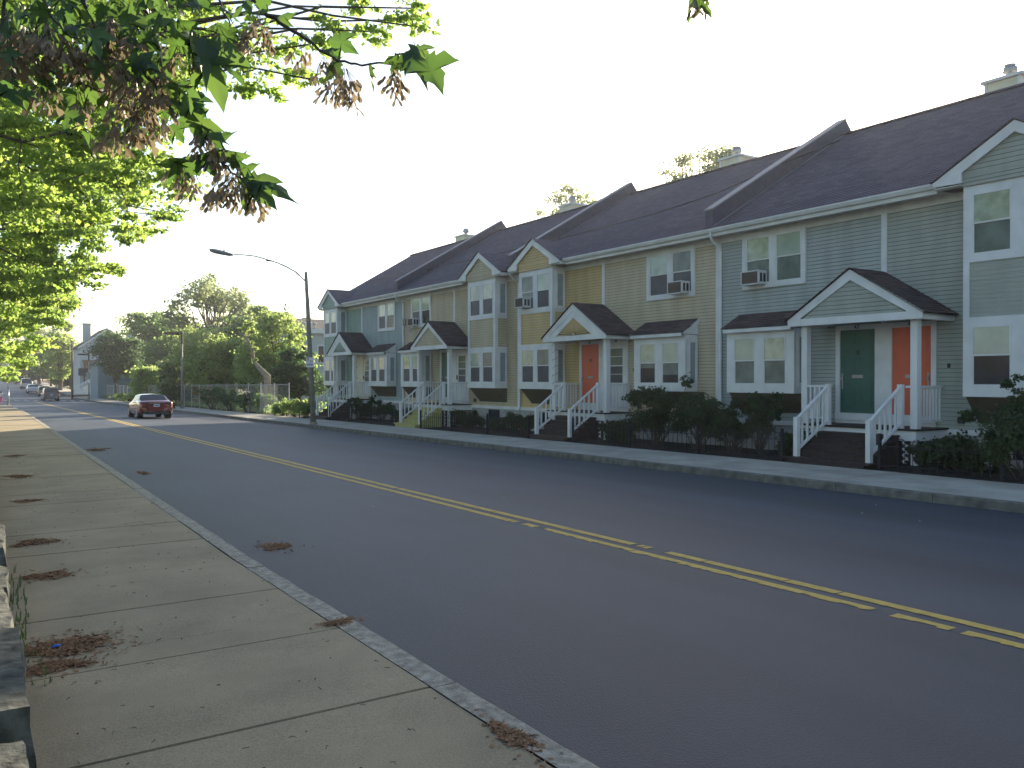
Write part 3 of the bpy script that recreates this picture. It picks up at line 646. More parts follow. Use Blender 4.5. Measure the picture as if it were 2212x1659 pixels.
    for yy in (ys0 + .05, ys1 - .05):
        r = MB(); r.box(xl - .055, xl + .055, yy - .055, yy + .055, zl, zl + .90); r.prism([(xl - .055, yy - .055, zl + .9), (xl + .055, yy - .055, zl + .9), (xl + .055, yy + .055, zl + .9), (xl - .055, yy + .055, zl + .9)], (0, 0, .012))
        r.box(xu - .055, xu + .055, yy - .055, yy + .055, dz - .1, dz + .98)
        r.beam((xl, yy, zl + .86), (xu, yy, dz + .93), .07, .05); r.beam((xl, yy, zl + .14), (xu, yy, dz + .12), .06, .05)
        m_ = 6
        for k in range(1, m_):
            f = k / m_; x = xl + (xu - xl) * f; za = zl + .14 + (dz + .12 - zl - .14) * f; zb = zl + .86 + (dz + .93 - zl - .86) * f; r.box(x - .022, x + .022, yy - .022, yy + .022, za, zb)
        r.build('stair_railing', M['white'], po)
    for s_ in (-1, 1):
        r = MB(); yy = yc + s_ * 1.43
        r.box(px + .08, WX - .02, yy - .035, yy + .035, dz + .9, dz + .95); r.box(px + .08, WX - .02, yy - .025, yy + .025, dz + .13, dz + .18)
        for k in range(7): x = px + .2 + k * .125; r.box(x - .02, x + .02, yy - .02, yy + .02, dz + .18, dz + .9)
        yi = ys0 + .05 if s_ < 0 else ys1 - .05; a, c = sorted((yi, yy)); a += .055; c -= .08
        if c - a > .1:
            r.box(px - .1, px - .05, a, c, dz + .9, dz + .95); r.box(px - .1, px - .05, a, c, dz + .13, dz + .18)
            k = a + .1
            while k < c - .05: r.box(px - .095, px - .055, k - .02, k + .02, dz + .18, dz + .9); k += .13
        r.build('porch_railing', M['white'], po)
    # lattice skirt
    for s_ in (-1, 1):
        la = MB(); xk = 17.27; a, c = (yc - 1.35, ys0 - .03) if s_ < 0 else (ys1 + .03, yc + 1.35); z0, z1 = zs(yc) - .12, dz - .27
        if s_ > 0: pass
        h = z1 - z0; k = -h
        while k < (c - a):
            for dr in (1, -1):
                p0 = (k, 0) if dr > 0 else (k + h, 0); p1 = (k + h, h) if dr > 0 else (k, h)
                u0, v0, u1, v1 = *p0, *p1
                def clip(u0, v0, u1, v1):
                    t0, t1 = 0, 1; W_ = c - a
                    if u1 != u0:
                        tA, tB = sorted(((0 - u0) / (u1 - u0), (W_ - u0) / (u1 - u0))); t0, t1 = max(t0, tA), min(t1, tB)
                    return (t0, t1) if t1 - t0 > .05 else None
                tt = clip(u0, v0, u1, v1)
                if tt:
                    q0 = (xk + (.006 if dr > 0 else -.006), a + u0 + (u1 - u0) * tt[0], z0 + v0 + (v1 - v0) * tt[0]); q1 = (xk + (.006 if dr > 0 else -.006), a + u0 + (u1 - u0) * tt[1], z0 + v0 + (v1 - v0) * tt[1])
                    la.beam(q0, q1, .045, .01, up=(0, 0, 1)) if False else la.beam(q0, q1, .01, .045, up=(1, 0, 0)) if False else la.prism([(q0[0], q0[1] - .03, q0[2]), (q0[0], q0[1] + .03, q0[2]), (q1[0], q1[1] + .03, q1[2]), (q1[0], q1[1] - .03, q1[2])], (.008, 0, 0))
            k += .14
        if la.v: la.build('lattice', M['white'], po)
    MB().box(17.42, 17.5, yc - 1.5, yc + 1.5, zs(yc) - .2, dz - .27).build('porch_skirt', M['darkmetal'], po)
    # doors
    fr = MB(); fx_ = WX - .05; a, c = yc - 1.31, yc + 1.31
    fr.box(fx_, WX, a, c, 2.87, 2.99); fr.box(fx_, WX, a, a + .12, .8, 2.87); fr.box(fx_, WX, c - .12, c, .8, 2.87); fr.box(fx_, WX, yc - .22, yc + .22, .8, 2.87)
    fr.box(fx_ - .03, WX, a, c, .62, .8); fr.box(fx_ - .0, WX, a, c, dz, .62)
    fr.build('door_frame', M['white'] if i < 3 else M['cream'], T)
    for kind, y0, num in ((b['doorN'], a + .12, b['numN']), (b['doorF'], yc + .22, b['numF'])):
        y1 = y0 + .97; d = MB(); dx = WX - .022
        if kind == 'storm':
            d.box(dx, WX, y0, y1, .8, 1.52); d.box(dx, WX, y0, y0 + .17, 1.52, 2.87); d.box(dx, WX, y1 - .17, y1, 1.52, 2.87); d.box(dx, WX, y0 + .17, y1 - .17, 2.68, 2.87)
            d.box(dx - .006, WX, y0 + .17, y1 - .17, 2.08, 2.12); d.box(dx - .004, WX, y0 + .17, y1 - .17, 1.80, 1.82); d.box(dx - .004, WX, y0 + .17, y1 - .17, 2.40, 2.42)
            do = d.build('storm_door', M['white'], T)
            q = MB().quad((dx + .002, y0 + .17, 1.52), (dx + .002, y1 - .17, 1.52), (dx + .002, y1 - .17, 2.08), (dx + .002, y0 + .17, 2.08)); q.build('pane', M['screen'], do)
            q = MB().quad((dx + .002, y0 + .17, 2.12), (dx + .002, y1 - .17, 2.12), (dx + .002, y1 - .17, 2.68), (dx + .002, y0 + .17, 2.68)); q.build('pane', M['pmid'], do)
            hy = y1 - .08; MB().box(dx - .05, dx, hy - .02, hy + .02, 1.62, 1.82).build('handle', M['black'], do)
        else:
            mm = M[kind] if kind in M else M['cream']
            d.box(dx + .006, WX, y0, y1, .81, 2.87)
            for py0, py1 in ((.10, .43), (.54, .87)):
                for z0, z1 in ((.95, 1.55), (1.85, 2.42), (2.52, 2.76)):
                    for bb in ((py0, py1, z0, z0 + .02), (py0, py1, z1 - .02, z1), (py0, py0 + .02, z0, z1), (py1 - .02, py1, z0, z1)): d.box(dx, WX, y0 + bb[0], y0 + bb[1], bb[2], bb[3])
            do = d.build('door', mm, T)
            hs = y1 - .07 if kind != 'orange' or i else y0 + .07
            MB().lathe([(.03, 0), (.03, .0), (.035, .05), (.02, .08)], (dx - .04, hs, 1.62), 8).box(dx - .02, dx, hs - .02, hs + .02, 1.74, 1.79).box(dx - .015, dx, hs - .015, hs + .015, 1.4, 1.75).build('handle', M['metal'], do)
            MB().box(dx - .015, dx + .003, y0 + .33, y0 + .63, 1.67, 1.75).build('mail_slot', M['metal'], do)
            MB().box(dx - .012, dx + .003, y0 + .45, y0 + .51, 2.25, 2.36).build('door_knocker', M['darkmetal'], do)
        if num: text_mesh(num, .15, face_west(fx_ - .006, (y0 + y1) / 2, 2.93), 'house_number', M['black'], T)
    # small fittings
    MB().box(WX - .05, WX - .01, yc - 1.62, yc - 1.57, 1.9, 2.0).build('doorbell', M['darkmetal'], T)
    MB().box(WX - .09, WX - .01, yc - 1.95, yc - 1.83, .66, .80).build('wall_vent', M['darkmetal'], T)
    return T
HOUSES = [build_block(b) for b in BLK]

# air conditioners
def ac(x, y, z, label, w_=.62, panel=False):
    T = thing('air_conditioner', (x, y, z), label, 'air conditioner', 'air conditioners hanging from upstairs windows')
    g = MB(); d = .31; h = .38
    g.box(x - d, x + .05, y - w_ / 2, y + w_ / 2, z, z + .015); g.box(x - d, x + .05, y - w_ / 2, y + w_ / 2, z + h - .015, z + h)
    g.box(x - d + .005, x + .05, y - w_ / 2 + .002, y + w_ / 2 - .002, z + .012, z + h - .012)
    g.box(x - d - .012, x - d + .01, y - w_ / 2 - .006, y + w_ / 2 + .006, z - .004, z + .03); g.box(x - d - .012, x - d + .01, y - w_ / 2 - .006, y + w_ / 2 + .006, z + h - .03, z + h + .004)
    for s_ in (-1, 1): g.box(x - d - .012, x - d + .01, y + s_ * (w_ / 2 + .006), y + s_ * (w_ / 2 - .03), z, z + h)
    g.build('casing', M['acw'], T)
    q = MB().box(x - d - .006, x - d, y - w_ / 2 + .03, y + w_ / 2 - .03, z + .03, z + h - .03)
    for k in range(7): q.box(x - d - .012, x - d - .004, y - w_ / 2 + .03, y + w_ / 2 - .03, z + .05 + k * .045, z + .058 + k * .045)
    q.build('grille', M['acb'], T)
    v = MB()
    for a, b_ in ((.05, .14), (.19, .28)): v.box(x - d + a, x - d + b_, y - w_ / 2 - .006, y - w_ / 2 - .001, z + .07, z + h - .07)
    v.build('side_louvre', M['black'], T)
    if panel:
        MB().beam((x - .35, y, z - .28), (x - .05, y, z), .03, .03).box(x - .37, x - .34, y - .12, y - .1, z - .3, z).build('support_bracket', M['metal'], T)
        MB().box(x - .42, x - .38, y + w_ / 2 + .02, y + w_ / 2 + .34, z + .02, z + .36).build('side_panel', M['screen'], T)
    return T
ac(WX - .05, Y0 + BW - 1.47, 4.26, 'white air conditioner in the upstairs window of the grey-green house, right of the long downspout')
ac(WX - .05, Y0 + BW + 1.46, 4.26, 'white air conditioner in the upstairs window of the beige wall, left of the long downspout')
ac(17.88, Y0 + 2 * BW - 1.38, 4.36, 'white air conditioner in the upper window of the yellow gabled bay', .58)
ac(WX - .05, Y0 + 3 * BW - 1.5, 4.24, 'white air conditioner on metal brackets above the porch of the khaki house', .58, panel=True)

# overhead wire in front of the roofs
wp = []
for px, py, dist in ((790, 608, 0), (900, 588, .2), (1121, 537, .35), (1270, 500, .45), (1417, 461, .5), (1550, 417, .5), (1703, 348, .45), (1812, 304, .3)):
    a_ = (px - 1106) / FPX; v_ = (818.5 - py) / FPX; q_ = SN + a_ * CS      # where this sight line comes within dist metres of the shingle slope
    zc_ = (EAVE[1] - EYE - EAVE[0] * SL + dist) / (v_ - q_ * SL) if abs(v_ - q_ * SL) > 1e-4 else 40
    wp.append(at(px, py, zc_))
print('wire', [tuple(round(c, 1) for c in p) for p in wp])
MBw = MB().tube(wp, .022, 5)
tag(MBw.build('overhead_wire', M['black']), 'thin black wire strung in front of the dark terrace roofs', 'wire')

# ------------------------------------------------------------------ iron loop fence
def loop_fence(y0, y1, label):
    zt = lambda y: zs(y) - .19
    T = thing('iron_fence', (16.02, (y0 + y1) / 2, zt((y0 + y1) / 2)), label, 'fence', 'black hooped iron fences of the front yards')
    n = max(1, int((y1 - y0) / 2.2)); x = 16.02
    for k in range(n + 1):
        y = y0 + (y1 - y0) * k / n; MB().box(x - .028, x + .028, y - .028, y + .028, zt(y) - .1, zt(y) + .78).build('fence_post', M['black'], T)
    g = MB(); m = int((y1 - y0) / .17)
    for hh in (.12, .52): g.tube([(x, y0 + (y1 - y0) * k / 8, zt(y0 + (y1 - y0) * k / 8) + hh) for k in range(9)], .011, 4)
    for k in range(0, m - 1, 2):
        a = y0 + .05 + k * .17; c = a + .17; z = zt(a)
        g.tube([(x, a, z + .05), (x, a, z + .6)] + [(x, (a + c) / 2 - .085 * math.cos(t), z + .6 + .085 * math.sin(t)) for t in [math.pi * j / 6 for j in range(1, 6)]] + [(x, c, z + .6), (x, c, z + .05)], .009, 4)
    g.build('hoops', M['black'], T)
seg = []
for i in range(4):
    yc = Y0 + BW * (i + .5)
    seg.append((yc, yc - 1.5, yc + 1.0))
lab = ['beside the porch of the grey-green house, at the right edge', 'between the steps of the grey-green house and the yellow house', 'between the steps of the yellow house and the yellow steps', 'between the yellow steps and the last porch', 'beyond the last porch, beside the lot']
ends = [3.0] + [v for s_ in seg for v in (s_[1], s_[2])] + [51.5]
for k in range(5): loop_fence(ends[2 * k], ends[2 * k + 1], 'low black hooped iron fence ' + lab[k])

# ------------------------------------------------------------------ foliage
def leaf_mesh(name, pos, nrm, size, tint, mt, parent, droop=.35, shape=0, kind=None):
    """pos (N,3) leaf bases, nrm (N,3) normals; each leaf one folded kite-shaped face pair"""
    n = len(pos); rg = np.random.default_rng(len(pos))
    nrm = nrm / (np.linalg.norm(nrm, axis=1, keepdims=True) + 1e-9)
    a = rg.normal(size=(n, 3)); a[:, 2] -= droop * 1.5
    t = a - nrm * (a * nrm).sum(1, keepdims=True); t /= (np.linalg.norm(t, axis=1, keepdims=True) + 1e-9)
    b = np.cross(nrm, t); L_ = size[:, None]
    W_ = L_ * (.42 if shape == 0 else .30)
    org = np.array(ORG.get(parent.name, Vector()))[None]
    p = pos - org
    v0 = p - t * L_ * .5; v2 = p + t * L_ * .5; mid = p + t * L_ * .02
    v1 = mid + b * W_ + nrm * L_ * .12; v3 = mid - b * W_ + nrm * L_ * .12
    V = np.stack([v0, v1, v2, v3], 1).reshape(-1, 3).astype(np.float32)
    me = bpy.data.meshes.new(name); me.vertices.add(4 * n); me.vertices.foreach_set('co', V.ravel())
    idx = np.arange(n)[:, None] * 4; F = np.concatenate([idx + np.array([0, 1, 2]), idx + np.array([0, 2, 3])], 1).reshape(-1)
    me.loops.add(6 * n); me.loops.foreach_set('vertex_index', F.astype(np.int32))
    me.polygons.add(2 * n); me.polygons.foreach_set('loop_start', (np.arange(2 * n) * 3).astype(np.int32))
    me.update(calc_edges=True)
    at_ = me.attributes.new('tint', 'FLOAT', 'POINT'); at_.data.foreach_set('value', np.repeat(tint, 4).astype(np.float32))
    me.materials.append(mt); o = bpy.data.objects.new(name, me); sc.collection.objects.link(o); o.parent = parent; ORG[o.name] = ORG.get(parent.name, Vector())
    if kind: o['kind'] = kind
    return o
def clump_leaves(clumps, n, size, rg, squash=.7, shell=.5):
    """clumps (x,y,z,r), each broken into ragged sprays. returns positions, normals, sizes, tint"""
    C_ = np.array(clumps, float); m = len(C_); wt = C_[:, 3] ** 2; wt /= wt.sum(); S_ = 9
    so = rg.normal(size=(m, S_, 3)); so /= np.linalg.norm(so, axis=2, keepdims=True); so *= (.35 + .75 * rg.random((m, S_, 1))); sr = .16 + .26 * rg.random((m, S_))
    k = rg.choice(m, n, p=wt); j = rg.integers(0, S_, n); r = C_[k, 3][:, None]
    off = so[k, j] * r + rg.normal(size=(n, 3)) * r * sr[k, j][:, None] * np.array([1, 1, .7])
    off[:, 2] *= squash
    pos = C_[k, :3] + off
    nr = off / (r + 1e-6) * .5 + rg.normal(size=(n, 3)) * .6; nr[:, 2] += .45
    ct = rg.random((m, S_)); tint = np.clip(.55 * ct[k, j] + .6 * rg.random(n) - .05, 0, 1)
    return pos, nr, size * (.6 + .8 * rg.random(n)), tint
def limb(mb, a, b, r0, r1, rnd_, seg=5, sag=.1, n=6):
    a, b = Vector(a), Vector(b); L_ = (b - a).length; pts = []
    for k in range(seg + 1):
        f = k / seg; p = a.lerp(b, f); j = L_ * .05 * math.sin(math.pi * f)
        p += Vector((rnd_.uniform(-j, j), rnd_.uniform(-j, j), sag * L_ * math.sin(math.pi * f) + rnd_.uniform(-j, j))); pts.append(p)
    mb.tube(pts, [r0 + (r1 - r0) * k / seg for k in range(seg + 1)], n); return pts
def make_tree(name, x, y, h, rx, rz, cz, label, cat, group, mt, nleaf, lsize, seed, ncl=26, cr=.33, bark='bark', tr=None, squash=.7, z0=None, lean=0, shell=.5, ry=None, extra=None, trunks=1, kindleaf='crown'):
    rd = random.Random(seed); rg = np.random.default_rng(seed); z0 = zs(y) - .15 if z0 is None else z0; ry = ry or rx
    T = thing(name, (x, y, z0), label, cat, group); cl = []
    c = Vector((x + lean, y, z0 + cz))
    while len(cl) < ncl:
        v = Vector((rd.uniform(-1, 1), rd.uniform(-1, 1), rd.uniform(-1, 1)))
        if v.length > 1 or v.length < .25: continue
        v = v.normalized() * (v.length ** .6); w_ = cr * rd.uniform(.75, 1.4)
        v *= (1 - w_ * .6)
        cl.append((c.x + v.x * rx, c.y + v.y * ry, c.z + v.z * rz, w_ * min(rx, rz * 1.3)))
    if extra: cl += extra
    tr = tr or .028 * h; m = MB(); top = Vector((x + lean * .6, y, z0 + cz + rz * .1))
    stems = []
    for q in range(trunks):
        bx = x + (rd.uniform(-.25, .25) if q else 0); tp = top + Vector((rd.uniform(-.3, .3) * rx, rd.uniform(-.3, .3) * rx, 0)) * (1 if trunks > 1 else .15)
        pts = [Vector((bx, y, z0 - .3)), Vector((bx, y, z0 + .1))] + [Vector((bx, y, z0)).lerp(tp, f) + Vector((rd.uniform(-.02, .02) * h, rd.uniform(-.02, .02) * h, 0)) for f in (.3, .55, .8, 1)]
        m.tube(pts, [tr * 1.5, tr * 1.1, tr * .95, tr * .75, tr * .5, tr * .2], 9); stems.append(pts)
    for (a, b_, c_, r) in cl:
        pts = rd.choice(stems); j = rd.choice((2, 3, 3, 4)); p = Vector((a, b_, c_))
        if p.z < pts[j].z: j = 2
        limb(m, pts[j], p, tr * (.42 if j == 2 else .3), tr * .05, rd, 4, .06, 5)
    m.build('trunk', M[bark], T, smooth=True)
    leaf_mesh(kindleaf, *clump_leaves(cl, nleaf, lsize, rg, squash, shell), L[mt], T)
    return T
def px_clumps(spec, seed, zc0, dz):
    """clumps for a crown given where it stands in space: rows of (y, x_left, x_right) sampled at depth zc0 +- dz"""
    rd = random.Random(seed); out = []
    for (y, xa, xb, n, r) in spec:
        for k in range(int(n * 1.7)):
            x = xa + (xb - xa) * rd.random() ** .7; yy = y + rd.uniform(-28, 28); z = zc0 + rd.uniform(-dz, dz); p = at(x, yy, z); out.append((p.x, p.y, p.z, r * rd.uniform(.7, 1.25) * (.72 if x > xb - 140 else 1)))
    return out
def street_maple(x, y, label, clumps, nleaf, lsize, seed, squash=.4, mt='maple', z0=None):
    rd = random.Random(seed); rg = np.random.default_rng(seed); z0 = zs(y) + .3
    T = thing('maple_tree', (x, y, z0), label, 'tree', 'maples along the near pavement'); m = MB()
    zt = max(c[2] for c in clumps); H = zt - z0
    pts = [Vector((x, y, z0 - .3)), Vector((x, y, z0 + .3)), Vector((x + .1, y, z0 + H * .25)), Vector((x + .05, y + .1, z0 + H * .45)), Vector((x + .2, y, z0 + H * .65)), Vector((x + .3, y, z0 + H * .85))]
    m.tube(pts, [.36, .26, .22, .17, .11, .04], 10)
    # main limbs to a few far clumps, then twigs from limb points to the rest
    far = sorted(clumps, key=lambda c: -((c[0] - x) ** 2 + (c[1] - y) ** 2))[:max(8, len(clumps) // 5)]
    nodes = list(pts[2:])
    for c in far:
        p = Vector(c[:3]); s_ = min(pts[2:], key=lambda q: abs(q.z + .8 - p.z))
        nodes += limb(m, s_, p, .045, .01, rd, 7, .05, 6)[1:]
    for c in sorted(clumps, key=lambda c: (c[0] - x) ** 2 + (c[1] - y) ** 2):
        p = Vector(c[:3]); s_ = min(nodes, key=lambda q: (q - p).length)
        if (s_ - p).length > .05: nodes += limb(m, s_, p, .014, .005, rd, 3, .05, 4)[1:]
    m.build('trunk', M['bark'], T, smooth=True)
    leaf_mesh('crown', *clump_leaves(clumps, nleaf, lsize, rg, squash * .8, .15), L[mt], T)
    return T
# row of maples on the near side of the street: the crowns reach over the pavement
specA = [(-160, -500, 620, 14, .8), (-60, -400, 560, 14, .75), (20, -300, 470, 11, .62), (90, -300, 450, 11, .6), (160, -300, 430, 10, .6), (230, -300, 330, 11, .6), (290, -300, 350, 11, .55), (345, -250, 380, 10, .5), (400, -250, 395, 10, .5), (450, -250, 350, 9, .5)]
armA = [(p.x, p.y, p.z, r) for p, r in ((at(a, b_, c), d) for a, b_, c, d in ((560, 150, 11.6, .34), (620, 110, 11.8, .30), (690, 95, 11.7, .28), (740, 65, 11.9, .26), (800, 70, 11.8, .26), (850, 45, 12, .26), (905, 60, 11.9, .22), (890, 20, 12, .28), (640, 165, 11.6, .26), (590, 205, 11.6, .22), (680, 175, 11.5, .2), (530, 190, 11.5, .3), (780, 20, 12.1, .26), (700, 40, 12, .2), (560, 60, 11.8, .3), (520, 100, 11.7, .3)))]
street_maple(-1.7, 14.5, 'nearest big maple with bright green leaves overhanging the near pavement', px_clumps(specA, 1, 16, 2.2) + armA, 76000, .096, 11, .5)
specB = [(380, -300, 250, 8, .8), (430, -300, 330, 9, .75), (480, -300, 365, 11, .62), (505, -200, 340, 9, .55), (560, -200, 215, 9, .7), (600, -150, 190, 9, .6), (596, 130, 262, 4, .35), (645, -150, 150, 8, .6), (300, -300, 200, 8, .9), (200, -300, 150, 7, .9)]
street_maple(-1.9, 25, 'second maple on the near side, its lower boughs reaching over the pavement', px_clumps(specB, 2, 24, 2.6), 60000, .12, 12, .5)
specC = [(560, -200, 120, 6, 1.1), (620, -150, 150, 7, .9), (660, -120, 150, 8, .8), (700, -100, 140, 8, .75), (735, -100, 90, 8, .7), (765, -80, 55, 7, .6), (500, -200, 110, 6, 1.1)]
street_maple(-2, 37, 'third maple along the near side, with low hanging yellow-green boughs', px_clumps(specC, 3, 36, 3.2), 30000, .16, 13, .55)
specD = [(690, -80, 70, 7, 1.1), (740, -60, 52, 7, .9), (775, -40, 36, 6, .7), (795, -40, 24, 5, .6), (640, -100, 60, 6, 1.2)]
street_maple(-2.2, 55, 'fourth maple along the near side, above the thin corner post', px_clumps(specD, 4, 55, 4), 13000, .22, 14, .6)

TG = 'trees around the overgrown lot'
def pxt(px, ybase_ignored, zc): p = at(px, 818, zc); return p.x, p.y
def bg(name, px, pytop, zc, rpx, label, mt, nleaf, ls, seed, cat='tree', rzf=None, group=TG, **kw):
    nleaf = int(nleaf * 1.5); ls *= 1.12
    p = at(px, pytop, zc); z0 = zs(p.y) - .15; h = p.z - z0; rx = rpx * zc / FPX; rz = (rzf or .42) * h
    return make_tree(name, p.x, p.y, h, rx, rz, h - rz, label, cat, group, mt, nleaf, ls, seed, z0=z0, **kw)
bg('ash_tree', 458, 583, 92, 100, 'tall airy pale tree rising above the lot, highest on the left', 'pale', 9000, .24, 21, rzf=.40, ncl=70, cr=.20, shell=.2)
bg('broadleaf_tree', 318, 664, 118, 80, 'tall rounded green tree behind the second lamp post', 'mid', 11000, .32, 22, ncl=34, cr=.28)
bg('broadleaf_tree', 380, 660, 105, 60, 'mid green tree filling the gap left of the tall airy tree', 'mid', 8000, .3, 23, ncl=26)
bg('broadleaf_tree', 560, 650, 84, 78, 'broad green tree with dark limbs behind the bent dead trunk', 'mid', 12000, .26, 24, ncl=44, cr=.28, shell=.3)
bg('broadleaf_tree', 600, 660, 68, 74, 'yellow-green tree left of the dark bushy tree', 'bright', 15000, .19, 25, ncl=44, cr=.36, rzf=.49)
bg('small_tree', 462, 692, 77, 86, 'wide spreading tree with feathery bright leaves hanging over the wire fence', 'bright', 15000, .17, 26, ncl=40, cr=.3, rzf=.44, trunks=3)
bg('small_tree', 415, 735, 84, 52, 'shaded bushy tree right behind the second lamp post', 'mid', 8000, .19, 27, ncl=24, cr=.33, rzf=.46)
bg('bushy_tree', 648, 742, 63, 54, 'dark dense round tree just left of the terrace', 'dark', 13000, .16, 28, ncl=30, cr=.34, rzf=.46)
bg('blossom_shrub', 372, 768, 78, 32, 'pale flowering shrub left of the second lamp post', 'pale', 3500, .2, 29, 'shrub', rzf=.45)
bg('broadleaf_tree', 655, 672, 120, 26, 'olive round tree far behind the lot, left of the tall lamp post', 'olive', 3000, .3, 30, ncl=14, rzf=.3)
bg('broadleaf_tree', 696, 684, 130, 22, 'olive tree top peeping over the white-corniced house', 'olive', 2500, .3, 31, ncl=12, rzf=.3)
bg('broadleaf_tree', 590, 700, 110, 70, 'dark green background tree behind the bright yellow-green tree', 'dark', 5000, .34, 32, ncl=22, rzf=.48)
bg('broadleaf_tree', 500, 705, 112, 70, 'dark green background tree under the tall airy tree', 'dark', 5000, .34, 33, ncl=22, rzf=.48)
bg('street_tree', 250, 702, 106, 46, 'round dark-crowned street tree with a thin trunk in front of the grey houses', 'dark', 11000, .2, 34, rzf=.385, ncl=34, cr=.4, group=None, tr=.13)
bg('small_tree', 320, 786, 92, 48, 'low sunlit yellow-green tree behind the wire fence, right of the street tree', 'bright', 5000, .2, 35, rzf=.4, ncl=20)
bg('broadleaf_tree', 130, 690, 150, 45, 'tall sunlit yellow-green tree left of the grey gabled house', 'bright', 7000, .35, 36, rzf=.45, ncl=26, group='trees beyond the crossing')
bg('broadleaf_tree', 85, 700, 190, 40, 'pale feathery tree far up the street, right of the maples', 'pale', 4500, .4, 37, rzf=.45, ncl=24, group='trees beyond the crossing')
bg('broadleaf_tree', 165, 745, 160, 34, 'darker green tree shading the corner beside the utility pole', 'mid', 5500, .32, 38, rzf=.42, ncl=20, group='trees beyond the crossing')
bg('broadleaf_tree', 110, 752, 172, 36, 'green kerbside tree over the parked cars, nearest the crossing', 'mid', 5500, .32, 39, rzf=.42, ncl=20, group='trees beyond the crossing')
bg('broadleaf_tree', 72, 752, 215, 32, 'dark green kerbside tree over the parked cars, halfway up the hill', 'dark', 4500, .38, 40, rzf=.45, ncl=20, group='trees beyond the crossing')
bg('broadleaf_tree', 40, 762, 262, 26, 'dark tree at the top of the hill beside the farthest car', 'dark', 4000, .42, 41, rzf=.46, ncl=18, group='trees beyond the crossing')
for k, (px, py, zc, r, lb) in enumerate(((8, 735, 330, 40, 'far dark tree closing the end of the street, left'), (-30, 745, 300, 40, 'far dark tree at the left edge, beyond the hilltop'), (60, 722, 320, 40, 'far green tree closing the end of the street, right'), (135, 742, 240, 40, 'dark tree behind the kerbside trees of the hill'), (190, 770, 215, 30, 'dark tree behind the corner house porch'))):
    bg('broadleaf_tree', px, py, zc, r, lb, 'dark' if k != 2 else 'mid', 5000, .5, 50 + k, rzf=.48, ncl=20, group='trees beyond the crossing')
# behind the terrace
def behind(px, py, zc, rpx, lb, seed, n):
    p = at(px, py, zc); z0 = zs(p.y) - .4; h = p.z - z0; rx = rpx * zc / FPX
    make_tree('ash_tree', p.x, p.y, h, rx, h * .2, h * .8, lb, 'tree', 'airy trees behind the terrace', 'pale', n * 2, .16, seed, z0=z0, ncl=50, cr=.26, shell=.15)
behind(1520, 296, 62, 100, 'airy backlit tree behind the roof of the yellow house', 61, 7500)
behind(1255, 384, 66, 95, 'airy backlit tree behind the roof of the khaki house', 62, 6500)
# conifer
p = at(616, 655, 125); z0 = zs(p.y); T = thing('pine_tree', (p.x, p.y, z0), 'dark pine top standing above the yellow-green tree', 'tree'); m = MB(); m.tube([(p.x, p.y, z0 - .3), (p.x, p.y, p.z - .3)], [.25, .04], 7); m.build('trunk', M['bark'], T)
cl = []; rd = random.Random(9)
for k in range(60):
    f = k / 59; rr = (.25 + 2.6 * (1 - f) ** .8); a = k * 2.4; q = rr * rd.uniform(.3, 1); cl.append((p.x + math.cos(a) * q, p.y + math.sin(a) * q, z0 + (p.z - z0) * (.35 + .65 * f), .38 * (1.25 - f)))
leaf_mesh('crown', *clump_leaves(cl, 4000, .3, np.random.default_rng(5), .4, .2), L['dark'], T, shape=1)
# bent half-dead tree
T = thing('bent_tree', tuple(at(578, 872, 58)), 'half dead bent tree with a pale bare trunk leaning left over the fence', 'tree')
A = [at(x, y, 58) for x, y in ((578, 880), (578, 838), (577, 812), (566, 801), (556, 790), (549, 780), (546, 762), (540, 745), (535, 733), (524, 722), (512, 713))]
m = MB().tube(A, [.24, .24, .26, .2, .15, .11, .1, .085, .07, .05, .02], 8); m.tube([A[8], at(537, 722, 58), at(538, 705, 58.5)], [.05, .035, .015], 6)
m.tube([A[2], at(570, 820, 58.4), at(560, 830, 58.6)], [.1, .08, .05], 6)
m.build('trunk', M['palebark'], T, smooth=True)
cl = [(q.x, q.y, q.z, r) for q, r in ((at(540, 698, 58), .35), (at(534, 712, 58), .3), (at(546, 715, 58), .3), (at(552, 752, 58), .22), (at(552, 778, 58), .2), (at(545, 740, 58), .16))]
leaf_mesh('leaves', *clump_leaves(cl, 700, .16, np.random.default_rng(7), .8, .1), L['bright'], T)

# shrubs in the front yards
def shrub(x, y, h, rx, label, mt='shrub', n=3200, ls=.07, seed=1, ry=None, name='shrub', group='shrubs in front of the terrace', hedge=False):
    rd = random.Random(seed); rg = np.random.default_rng(seed); z0 = zs(y) - .2; T = thing(name, (x, y, z0), label, 'shrub', group); m = MB(); cl = []; ry = ry or rx
    for k in range(22 if hedge else 16):
        a = rd.uniform(0, 6.28); q = math.sqrt(rd.random()) * .8; f = rd.uniform(.35, .86) if not hedge else rd.uniform(.3, .72)
        cl.append((x + math.cos(a) * q * rx, y + math.sin(a) * q * ry, z0 + h * f, (.26 if hedge else .24) * min(rx, ry, h) * rd.uniform(.8, 1.5)))
    if not hedge:
        for k in range(7):
            a = rd.uniform(0, 6.28); cl.append((x + math.cos(a) * rx * .85, y + math.sin(a) * ry * .85, z0 + h * rd.uniform(.6, 1.0), .1 * h))
    for c in cl: limb(m, (x + rd.uniform(-.12, .12) * rx, y + rd.uniform(-.12, .12) * ry, z0 - .05), c[:3], .016, .005, rd, 4, .03, 4)
    m.build('stem', M['bark'], T); leaf_mesh('foliage', *clump_leaves(cl, n, ls, rg, .85, .25), L[mt], T)
yB = Y0 + BW; yC = Y0 + 2 * BW; yD = Y0 + 3 * BW
shrub(16.95, 18.1, 1.9, .95, 'tallest leafy dark shrub, in front of the beige box bay', seed=71, n=8500, ry=1.0)
